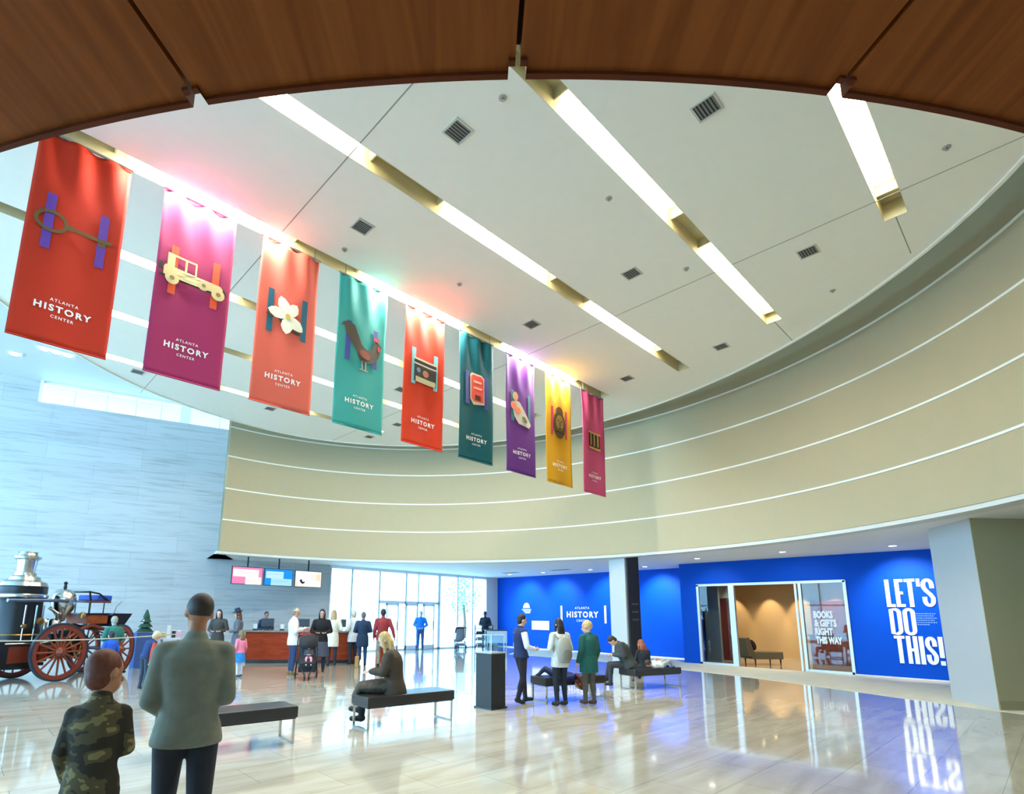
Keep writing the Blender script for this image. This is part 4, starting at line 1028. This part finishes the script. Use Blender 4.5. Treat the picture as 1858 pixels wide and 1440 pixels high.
def screen(x, y, lb, back, blocks, bird=False):
    t = thing('hanging_screen', lb, 'screen', (x, y, 3.6), 0, 'screens hung above the counter')
    MB().box(-.02, .02, .03, .07, -.5, 0).build('pole', black, t)
    MB().box(-.55, .55, 0, .05, -1.04, -.42).build('casing', black, t)
    MB().box(-.53, .53, -.004, 0, -1.02, -.44).build('display', glow('display_%d_%d_%d' % back, back, .55), t)
    for k, (a, c, d, e, rgb) in enumerate(blocks):
        MB().box(a*1.1, c*1.1, -.007-.001*k, -.004, d*1.04+.06, e*1.04+.06).build('display_panel', glow('display_%d_%d_%d' % rgb, rgb, .55), t)
    if bird:
        m = MB(); m.prism([(-.36, .0), (-.3, .07), (-.26, .0), (-.22, -.05), (-.16, -.02), (-.15, -.08), (-.24, -.12), (-.3, -.08)], 0, .012, Matrix.Translation((0, 0, -.80)) @ Matrix.Rotation(PI/2, 4, 'X'))
        m.build('bird_mark', mat('mark_black', (20, 16, 18), .6), t)
W_ = (250, 244, 240); PK = (245, 140, 186); BL = (40, 150, 236); SK = (190, 232, 250); PE = (252, 222, 184)
lines = [(-.34, .1, -.64, -.63, (226, 196, 206)), (-.34, .02, -.70, -.69, (226, 196, 206)), (-.02, .3, -.9, -.89, (226, 196, 206)), (-.02, .36, -.97, -.96, (226, 196, 206))]
screen(7.53, 19.3, 'left hanging screen, pink and white', PK, [(-.46, .36, -.80, -.55, W_), (-.06, .46, -1.05, -.80, W_), (.38, .46, -.78, -.55, PK)]+lines)
screen(8.68, 19.3, 'middle hanging screen, blue', BL, [(-.44, .16, -.80, -.56, SK), (-.26, .46, -1.04, -.80, (170, 224, 248)), (-.38, .1, -.66, -.65, (120, 180, 220)), (-.2, .3, -.9, -.89, (120, 180, 220))])
screen(9.86, 19.3, 'right hanging screen, cream with a small black bird', W_, [(.1, .3, -.8, -.56, (252, 236, 226)), (.3, .46, -.8, -.56, PE), (-.46, -.4, -1.04, -.9, PE), (.0, .4, -.92, -.91, (230, 214, 206))], True)

# ------------------------------------------------------------------ steam fire engine
eh = math.radians(28)
E_ = thing('steam_fire_engine', 'antique steam fire engine with tall boiler, red spoked wheels and raised driver seat', 'fire engine', (1.62, 16.35, 0), eh)
nick = mat('nickel', (190, 190, 186), .22, 1); iron = mat('dark_iron', (26, 27, 32), .35, .4); redp = mat('engine_red', (124, 48, 24), .4); brass = mat('brass', (170, 130, 74), .3, 1); rub = mat('tyre_dark', (32, 42, 58), .5)
gold = mat('gold_stripe', (206, 160, 100), .4)
def wheel(x, y, R, ns, nm, yaw=0):
    Mw = Matrix.Translation((x, y, R)) @ Matrix.Rotation(yaw, 4, 'Z')
    b = MB(); b.lathe([(R, -.045), (R, .045), (R-.05, .045), (R-.05, -.045), (R, -.045)], ax='y', n=40, M=Mw)
    wo = b.build(nm, rub, E_, True)
    b = MB(); b.lathe([(R-.045, -.035), (R-.045, .035), (R-.15, .03), (R-.15, -.03), (R-.045, -.035)], ax='y', n=40, M=Mw); b.build('felloe', redp, wo, True)
    for k in range(ns):
        a = 2*PI*k/ns; p0 = Mw @ Vector((.1*math.cos(a), 0, .1*math.sin(a))); p1 = Mw @ Vector(((R-.13)*math.cos(a), 0, (R-.13)*math.sin(a)))
        MB().tube([p0, p0.lerp(p1, .4), p1], [.034, .026, .024], 8).build('spoke', redp, wo, True)
    for s in (-1, 1):
        MB().lathe([(0, s*.17), (.05, s*.17), (.07, s*.12), (.13, s*.05), (.13, 0), (0, 0)], ax='y', n=20, M=Mw).build('hub', redp, wo, True)
        MB().lathe([(.1, s*.068), (.1, s*.075), (.12, s*.062), (.12, s*.055), (.1, s*.068)], ax='y', n=20, M=Mw).build('hub_ring', gold, wo, True)
for y in (-.85, .85): wheel(0, y, .75, 16, 'rear_wheel')
for y in (-.72, .72): wheel(1.82, y, .72, 14, 'front_wheel', math.radians(20))
MB().tube([(0, -.85, .75), (0, .85, .75)], .035).build('rear_axle', iron, E_); MB().tube([(1.82, -.62, .72), (1.82, .62, .72)], .035).build('front_axle', iron, E_)
bo = MB().lathe([(0, .35), (.5, .35), (.52, .4), (.52, 1.12), (.56, 1.13), (.56, 1.18), (.5, 1.2), (.48, 2.05), (.5, 2.1), (.54, 2.2), (.54, 2.42), (.5, 2.46), (0, 2.46)], c=(-.6, 0, 0), n=36).build('boiler', iron, E_, True)
MB().lathe([(.545, 2.13), (.575, 2.16), (.575, 2.21), (.545, 2.24), (.5, 2.2), (.545, 2.13)], c=(-.6, 0, 0), n=36).build('boiler_band', nick, bo, True)
MB().lathe([(.57, 1.18), (.58, 1.2), (.57, 1.22), (.5, 1.2), (.57, 1.18)], c=(-.6, 0, 0), n=36).build('boiler_band', brass, bo, True)
MB().lathe([(.54, 2.44), (.5, 2.54), (.36, 2.6), (.34, 2.68), (.25, 2.72), (.24, 2.79), (.0, 2.79)], c=(-.6, 0, 0), n=32).build('smoke_dome', nick, E_, True)
ch = MB().lathe([(.19, 2.76), (.2, 2.8), (.23, 3.16), (.0, 3.16)], c=(-.6, 0, 0), n=28).build('chimney', nick, E_, True)
MB().lathe([(.0, 3.13), (.24, 3.13), (.3, 3.17), (.31, 3.22), (.22, 3.25), (.2, 3.31), (.22, 3.34), (.0, 3.34)], c=(-.6, 0, 0), n=28).build('chimney_cap', nick, ch, True)
# handrail pipe around the boiler
MB().tube([(-1.3, -.62, 2.06), (-.4, -.66, 2.08), (.2, -.6, 2.08), (.38, -.3, 2.06)], .045, 10).build('suction_pipe', mat('pipe_blue_steel', (98, 116, 146), .25, .8), E_, True)
MB().tube([(-1.3, .62, 2.06), (-.4, .66, 2.08), (.2, .6, 2.08)], .045, 10).build('suction_pipe', mat('pipe_blue_steel', (98, 116, 146), .25, .8), E_, True)
ac = MB().lathe([(0, 1.5), (.1, 1.55), (.15, 1.68), (.27, 1.86), (.31, 2.08), (.28, 2.26), (.19, 2.38), (.06, 2.43), (0, 2.43)], c=(.5, 0, 0), n=28).build('air_chamber', nick, E_, True)
MB().lathe([(.02, 2.41), (.05, 2.47), (.03, 2.53), (.055, 2.6), (0, 2.64)], c=(.5, 0, 0), n=14).build('finial', iron, ac, True)
# pump block, cylinders, pipes
MB().box(.12, .92, -.34, .34, .55, 1.3).build('pump', iron, E_, bevel=.03)
for s in (-1, 1):
    MB().lathe([(0, 1.2), (.15, 1.2), (.15, 1.55), (.11, 1.6), (.0, 1.62)], c=(.2, s*.2, 0), n=20).build('steam_cylinder', nick, E_, True)
    MB().tube([(.55, s*.3, 1.1), (.75, s*.45, .55), (.9, s*.42, 1.05), (1.0, s*.3, .8)], .05, 10).build('outlet_pipe', brass, E_, True)
    MB().lathe([(0, s*.36), (.12, s*.36), (.12, s*.42), (.05, s*.46), (0, s*.46)], c=(.35, 0, .95), ax='y', n=18).build('valve_cap', redp, E_, True)
    MB().lathe([(0, s*.36), (.09, s*.36), (.09, s*.41), (.04, s*.44), (0, s*.44)], c=(.7, 0, .8), ax='y', n=18).build('valve_cap', redp, E_, True)
    # curved red frame rails
    MB().tube([(-1.3, s*.5, .72), (-.3, s*.5, .78), (.3, s*.48, .98), (.8, s*.42, 1.32), (1.15, s*.36, 1.42), (1.6, s*.34, 1.3), (2.2, s*.34, 1.26)], .045, 8).build('frame_rail', redp, E_, True)
    MB().tube([(-1.2, s*.6, 1.0), (-.4, s*.64, .98), (.4, s*.6, 1.12)], .025, 8).build('side_rod', nick, E_, True)
MB().box(-1.62, -.2, -.6, .6, .42, .5).build('rear_platform', iron, E_); MB().box(-1.5, -.35, -.62, -.56, .5, 1.05).build('side_panel', iron, E_)
# tool box, footboard, seat
MB().box(.95, 1.58, -.42, .42, 1.46, 1.72).build('tool_box', wood_material('box_wood', (120, 56, 30), (150, 78, 44), (1, 1, 2), .4), E_, bevel=.01)
MB().box(.92, 1.61, -.45, .45, 1.72, 1.76).build('tool_box_lid', iron, E_)
b = MB(); b.prism([(1.62, 1.38), (2.1, 1.38), (2.36, 1.76), (1.72, 1.76)], -.45, .45, Matrix.Rotation(PI/2, 4, 'X')); b.build('footboard', iron, E_)
for sx in (1.08, 1.5):
    for s in (-1, 1): MB().tube([(sx, s*.3, 1.76), (sx, s*.3, 2.08)], .016, 6).build('seat_iron', iron, E_)
st = MB().box(1.0, 1.62, -.42, .42, 2.06, 2.12).build('driver_seat', mat('seat_wood', (96, 44, 26), .5), E_)
MB().box(1.2, 1.66, -.40, .40, 2.12, 2.28).build('cushion', mat('seat_blue', (24, 70, 170), .6), st, bevel=.03)
MB().tube([(.98, -.42, 2.12), (.92, -.43, 2.36), (.92, .43, 2.36), (.98, .42, 2.12)], .03, 8).build('back_rest', iron, st, True)
MB().tube([(.92, -.43, 2.36), (1.2, -.44, 2.32), (1.5, -.43, 2.14)], .025, 8).build('arm_rest', iron, st, True)
MB().tube([(1.85, -.3, 1.76), (1.9, -.32, 1.98), (2.06, -.32, 2.12)], .015, 6).build('brake_lever', mat('lever_grey', (130, 140, 150), .4), E_, True)
for s in (-1, 1):
    MB().lathe([(0, 0), (.07, 0), (.08, .1), (.05, .16), (0, .18)], c=(.8, s*.42, 1.62), n=14).build('lantern', brass, E_, True)
    MB().tube([(1.24, s*.5, 1.1), (1.54, s*.53, 1.2), (1.82, s*.5, .96), (2.1, s*.53, 1.2), (2.34, s*.5, 1.12)], .025, 6).build('leaf_spring', iron, E_, True)
for s in (-1, 1):
    for k, a in enumerate((60, 85, 110)):
        x, y = -.6+.57*math.cos(math.radians(a)), s*.57*math.sin(math.radians(a))
        MB().tube([(x, y, .5), (x, y, 1.95)], .018, 8).build('boiler_rod', nick, bo, True)
    MB().lathe([(0, s*.5), (.09, s*.5), (.09, s*.56), (.0, s*.57)], c=(-.42, 0, 1.55), ax='y', n=18).build('pressure_gauge', brass, bo, True)
    MB().lathe([(0, s*.5), (.06, s*.5), (.06, s*.56), (.0, s*.57)], c=(-.78, 0, 1.42), ax='y', n=18).build('pressure_gauge', brass, bo, True)
    MB().tube([(-.1, s*.35, 1.9), (.1, s*.42, 1.75), (.18, s*.3, 1.55)], .04, 8).build('steam_pipe', nick, E_, True)
    MB().box(-1.1, -.15, s*.6-.02, s*.6+.02, .52, .92).build('lower_panel', redp, E_)
E_.scale = (.87, .87, .87)
# rope barrier
po = None
PO = [((-1.2, 14.0), 'off to the left of the steam engine'), ((4.35, 14.3), 'right of the front wheel of the engine')]
for (x, y), lb in PO:
    if po is None:
        po = thing('rope_post', 'slim grey rope post '+lb, 'barrier post', (x, y, 0), 0, 'rope posts around the engine')
        MB().lathe([(0, 0), (.14, 0), (.14, .015), (.03, .03), (0, .03)], n=20).build('base', steel, po, True); MB().tube([(0, 0, .03), (0, 0, 1.12)], .013, 8).build('pole', steel, po, True)
    else: dup(po, (x, y, 0), 0, 'slim grey rope post '+lb)
for k in range(1):
    (x0, y0), (x1, y1) = PO[k][0], PO[k+1][0]; pts = []
    for i in range(13):
        f = i/12; pts.append((x0+(x1-x0)*f, y0+(y1-y0)*f, .1+1.0-.12*4*f*(1-f)))
    tag(MB().tube(pts, .014, 6).build('barrier_rope', mat('rope_beige', (176, 168, 150), .8), None, True), 'grey rope sagging across the near side of the steam engine', 'rope')

# ------------------------------------------------------------------ merchandise near the stone wall
def at_wall(x, off=1.2): return (x+off*math.sin(az), 20.57+(x-11.48)*math.tan(az)-off*math.cos(az)*1.0)
t = thing('small_tree', 'small dark green decorated tree on a table beyond the engine', 'tree', (4.25, 18.2, 0))
MB().box(-.25, .25, -.25, .25, 0, .98).build('stand', mat('table_blue', (52, 86, 150), .7), t)
b = MB()
for i, (r, z) in enumerate(((.24, 1.0), (.2, 1.14), (.15, 1.28), (.1, 1.42))): b.lathe([(r, z), (0.02, z+.22), (0, z)], n=14)
b.build('branches', mat('fir_green', (26, 70, 58), .8), t)
random.seed(3)
for i in range(6):
    a = random.random()*6.28; q = 1.05+i*.07; r = .2-(q-1.05)*.3
    MB().ell((r*math.cos(a), r*math.sin(a), q), (.03, .03, .03), 8, 6).build('ornament', white, t, True)
pal = [(206, 168, 84), (222, 224, 226), (30, 32, 38), (232, 160, 196), (196, 208, 220), (188, 84, 60), (120, 140, 170), (232, 232, 236)]
for j, (x, y, w_, lb) in enumerate(((5.0, 18.4, .5, 'left'), (5.7, 18.3, .45, 'middle'), (6.3, 18.3, .4, 'right'))):
    t = thing('display_table', lb+' merchandise table between the engine and the ticket counter', 'table', (x, y, 0), -.3, 'merchandise tables')
    MB().box(-w_/2-.02, w_/2+.02, -.27, .27, .78, .82).build('table_top', mat('table_pale', (206, 212, 220), .5), t)
    for sx in (-1, 1):
        for sy in (-1, 1): MB().box(sx*(w_/2-.03)-.02, sx*(w_/2-.03)+.02, sy*.22-.02, sy*.22+.02, 0, .78).build('leg', mat('table_leg', (120, 140, 170), .5), t)
    for k in range(4):
        px = x-w_*.4+k*w_*.27; h = random.uniform(.14, .38); c = pal[(j*3+k) % 8]
        o = thing('souvenir_box', '%s coloured souvenir box, number %s from left on the %s merchandise table' % (('yellow', 'white', 'black', 'pink', 'pale blue', 'rust', 'slate', 'off-white')[(j*3+k) % 8], ('one', 'two', 'three', 'four')[k], lb), 'box', (px, y-.1*k*.3, .82), -.3, 'souvenirs on the merchandise tables')
        MB().box(-.05, .05, -.05, .05, 0, h).build('box_body', mat('goods_%d_%d_%d' % c, c, .6), o)
        MB().box(-.055, .055, -.055, .055, h, h+.02).build('lid', mat('goods_lid', (236, 236, 232), .6), o)

# ------------------------------------------------------------------ stroller
def stroller(label, loc, rz, fabric, baby=True, group=None):
    t = thing('stroller', label, 'stroller', loc, rz, group); fa = mat('stroller_%d_%d_%d' % fabric, fabric, .8)
    for x, y, r in ((-.26, .3, .11), (.26, .3, .11), (-.05, -.42, .09), (.05, -.42, .09)):
        MB().lathe([(r, -.02), (r, .02), (r*.6, .02), (r*.6, -.02), (r, -.02)], c=(x, y, r), ax='x', n=18).build('wheel', black, t, True)
    for s in (-1, 1):
        MB().tube([(s*.26, .3, .11), (s*.24, -.05, .5), (s*.06, -.42, .12)], .014, 8).build('frame_tube', iron, t, True)
        MB().tube([(s*.24, -.1, .42), (s*.25, .35, .85), (s*.24, .48, 1.02)], .014, 8).build('frame_tube', iron, t, True)
    MB().tube([(-.24, .48, 1.02), (0, .5, 1.04), (.24, .48, 1.02)], .02, 8).build('handle', black, t, True)
    b = MB(); _oval(b, [(0, -.3, .36), (0, -.1, .42), (0, .12, .5), (0, .24, .8), (0, .3, .95)], [.16, .2, .21, .2, .18], [.05, .07, .09, .07, .03], (1, 0, 0)); b.build('seat', fa, t, True)
    b = MB(); A = []
    for i in range(7):
        a = math.radians(-10+i*20); A.append([Vector((-.22+.44*k/8, .26-.34*math.sin(a)*math.sin(PI*(k+1)/10)**.3, .82+.24*math.cos(a)*math.sin(PI*(k+1)/10)**.3-.0)) for k in range(9)])
    vs = [p for r in A for p in r]; fs = [(i*9+j, i*9+j+1, (i+1)*9+j+1, (i+1)*9+j) for i in range(6) for j in range(8)]
    b.add(vs, fs); o = b.build('canopy', fa, t, True); s = o.modifiers.new('t', 'SOLIDIFY'); s.thickness = .01
    MB().box(-.2, .2, -.05, .28, .16, .28).build('basket', fa, t)
    return t
stroller('black stroller with a baby in it in front of the two women', (6.72, 12.95, 0), math.radians(-26), (34, 34, 40))
person('baby in pale pink leggings sitting in the black stroller', (6.74, 12.92, .07), math.radians(-26)/PI*180-90, .78, dict(SITT, pel=(0, 0, .95), neck=(0, -.1, 1.42), head=(0, -.08, 1.6), shL=(-.17, -.1, 1.37), shR=(.17, -.1, 1.37), elL=(-.22, .0, 1.14), elR=(.22, 0, 1.14), wrL=(-.1, .2, 1.14), wrR=(.1, .2, 1.14),
       hiL=(-.09, .02, .95), hiR=(.09, .02, .95), knL=(-.13, .4, .98), knR=(.13, .4, .98), anL=(-.13, .52, .64), anR=(.13, .52, .64)), (226, 190, 170), (70, 72, 80), (236, 150, 168), hair=(214, 200, 180), child=True, shoe=(240, 200, 205), hairstyle='crop')
t = thing('handbag', 'red handbag hanging at the stroller handle', 'bag', (6.93, 13.52, .93), .2)
MB().box(-.15, .15, -.05, .05, -.02, .14).build('bag_body', mat('bag_red', (190, 52, 62), .6), t, bevel=.02); MB().tube([(-.1, 0, .14), (-.06, 0, .26), (.06, 0, .26), (.1, 0, .14)], .008, 6).build('bag_handle', mat('bag_red', (190, 52, 62), .6), t, True)
# backpack
t = thing('backpack', 'grey backpack on the back of the long-haired woman', 'backpack', (8.33, 6.25, 1.0), math.radians(-15))
b = MB(); _oval(b, [(0, 0, -.22), (0, -.02, -.12), (0, -.02, .05), (0, 0, .18), (0, 0, .22)], [.12, .15, .15, .12, .06], [.06, .09, .09, .06, .03], (1, 0, 0)); b.build('pack_body', mat('pack_grey', (150, 148, 138), .8), t, True)
b = MB(); _oval(b, [(0, -.08, -.17), (0, -.09, -.08), (0, -.08, .0)], [.08, .1, .08], [.03, .04, .03], (1, 0, 0)); b.build('front_pocket', mat('pack_grey_dark', (120, 116, 104), .8), t, True)
for s in (-1, 1): MB().tube([(s*.09, .03, .18), (s*.12, .14, .28), (s*.13, .22, .2), (s*.13, .2, 0)], .014, 6).build('strap', mat('pack_grey_dark', (120, 116, 104), .8), t, True)
t = thing('paper_cup', 'pale cup held up by the long-haired woman', 'cup', (8.58, 6.56, 1.0))
MB().lathe([(0, 0), (.028, 0), (.038, .11), (0, .11)], n=16).build('cup', white, t, True); MB().lathe([(.04, .11), (.04, .12), (.03, .13), (0, .13)], n=16).build('lid', white, t, True)
t = thing('handbag', 'tan bag held at knee height beside the navy-coated visitor', 'bag', (9.3, 14.75, .28), 1)
MB().box(-.11, .11, -.06, .06, -.28, .05).build('bag_body', mat('bag_tan', (176, 142, 84), .6), t, bevel=.02); MB().tube([(-.08, 0, .05), (-.05, 0, .15), (.05, 0, .15), (.08, 0, .05)], .008, 6).build('bag_handle', mat('bag_tan', (176, 142, 84), .6), t, True)

# ------------------------------------------------------------------ stroller rack and table near the facade
stroller('grey loaner stroller parked at the facade, left of the dark rack', (18.1, 19.75, 0), 2.6, (130, 130, 138))
t = thing('shelf_rack', 'dark open rack of folded seats beside the entrance facade', 'rack', (19.0, 19.0, 0), -.7)
for x in (-.42, .42): MB().box(x-.02, x+.02, -.2, .2, 0, 1.15).build('upright', iron, t)
for z in (.15, .42, .69, .96): MB().box(-.4, .4, -.2, .2, z, z+.03).build('shelf', iron, t)
for k, z in enumerate((.18, .45, .72)):
    for q in range(2):
        o = thing('folded_seat', '%s dark folded seat on the %s shelf of the rack' % (('left', 'right')[q], ('bottom', 'middle', 'top')[k]), 'seat', (Matrix.Translation((19.0, 19.0, 0)) @ Matrix.Rotation(-.7, 4, 'Z')) @ Vector((-.2+q*.4, 0, z)), -.7, 'folded seats on the rack')
        MB().box(-.17, .17, -.16, .16, 0, .07).build('seat', mat('seat_navy', (34, 44, 62), .6), o, bevel=.02); MB().box(-.15, .15, -.15, .12, .07, .13).build('backrest', mat('seat_navy2', (60, 70, 88), .6), o, bevel=.02)
t = thing('welcome_table', 'white table in front of the attendant near the facade', 'table', (19.0, 18.2, 0), -.6)
MB().box(-.5, .5, -.3, .3, .9, .94).build('table_top', mat('table_dark_top', (36, 42, 52), .4), t)
for sx in (-1, 1):
    for sy in (-1, 1): MB().box(sx*.45-.02, sx*.45+.02, sy*.25-.02, sy*.25+.02, 0, .9).build('leg', white, t)
MB().box(-.48, .48, -.29, -.28, .35, .9).build('front_panel', mat('panel_pale', (214, 224, 232), .5), t)

# ------------------------------------------------------------------ furniture seen through the glass
t = thing('chaise_longue', 'brown chaise with two dark cushions behind the glass', 'chaise', (21.85, 7.45, 0), math.radians(-38))
ch = mat('chaise_brown', (112, 92, 60), .7)
MB().box(-.75, .42, -.38, .38, .2, .46).build('seat', ch, t, bevel=.03)
b = MB(); b.prism([(-.85, .3), (-.62, .3), (-.8, .95), (-.98, .92)], -.38, .38, Matrix.Rotation(PI/2, 4, 'X')); b.build('backrest', ch, t, bevel=.02)
for s in (-1, 1):
    for x in (-.6, .34): MB().tube([(x, s*.3, 0), (x, s*.3, .2)], [.018, .03], 8).build('leg', mat('leg_dark', (50, 30, 20), .5), t)
for s in (-1, 1):
    o = thing('cushion', ('near', 'far')[s > 0]+' dark brown cushion leaning on the chaise back', 'cushion', (Matrix.Translation((21.85, 7.45, 0)) @ Matrix.Rotation(math.radians(-38), 4, 'Z')) @ Vector((-.6, s*.19, .68)), math.radians(-50), 'cushions on the chaise')
    o.rotation_euler = (0, math.radians(-16), math.radians(-38))
    MB().ell((0, 0, 0), (.09, .18, .2), 14, 8).build('cushion_body', mat('cushion_dark', (62, 36, 32), .8), o, True)
t = thing('reception_desk', 'red-brown reception desk behind the right glass pane', 'desk', (24.0, 5.2, 0), math.radians(90))
MB().box(-1.3, 1.3, -.3, .3, 0, 1.0).build('front_panel', wd, t); MB().box(-1.35, 1.35, -.35, .35, 1.0, 1.05).build('worktop', mat('desk_top', (60, 46, 40), .4), t)
t = thing('computer_monitor', 'dark monitor on the reception desk behind the glass', 'monitor', (24.0, 4.9, 1.05), math.radians(-90))
MB().box(-.1, .1, -.08, .08, 0, .015).build('stand', black, t); MB().box(-.025, .025, 0, .03, .015, .15).build('neck', black, t); MB().box(-.3, .3, -.01, .03, .12, .5).build('screen', black, t)
for i, yy in enumerate((4.6, 6.1, 7.3, 8.5, 10.0)):
    lamp('room_lamp', 'SPOT', (25.3, yy, 3.1), 150, (1, .84, .6), aim=(26, yy, 1.4), spot_size=.95, spot_blend=.6, shadow_soft_size=.03)
    o = thing('track_spotlight', 'ceiling spotlight number %s from the right washing the tan wall' % ('one', 'two', 'three', 'four', 'five')[i], 'ceiling light', (25.3, yy, 3.2), 0, 'spotlights in the room behind the glass')
    MB().lathe([(0, 0), (.03, 0), (.03, -.03), (.06, -.04), (.07, -.09), (0, -.09)], n=14).build('housing', iron, o); MB().lathe([(0, -.092), (.055, -.092), (.055, -.1), (0, -.1)], n=14).build('lens', glow('warm_lens', (255, 226, 170), 6), o)
r0 = None
for i, (x, y) in enumerate(((22.0, 5.2), (22.0, 7.9), (24.2, 4.2), (24.2, 6.4), (24.2, 8.6))):
    lb = 'small recessed ceiling light in the room behind the glass, %s' % ('front right', 'front left', 'rear right', 'rear middle', 'rear left')[i]
    if r0 is None:
        r0 = thing('room_downlight', lb, 'ceiling light', (x, y, 3.2), 0, 'recessed lights in the room behind the glass')
        MB().lathe([(.07, -.006), (.1, -.006), (.1, 0), (.07, 0), (.07, -.006)], n=18).build('trim_ring', white, r0)
        MB().lathe([(0, -.003), (.07, -.003), (.07, 0), (0, 0)], n=18).build('lens', glow('room_lens', (255, 236, 200), 6), r0)
    else: dup(r0, (x, y, 3.2), 0, lb)
    lamp('room_lamp', 'SPOT', (x, y, 3.15), 70, (1, .88, .68), aim=(x, y, 0), spot_size=2.4, spot_blend=.6, shadow_soft_size=.05)
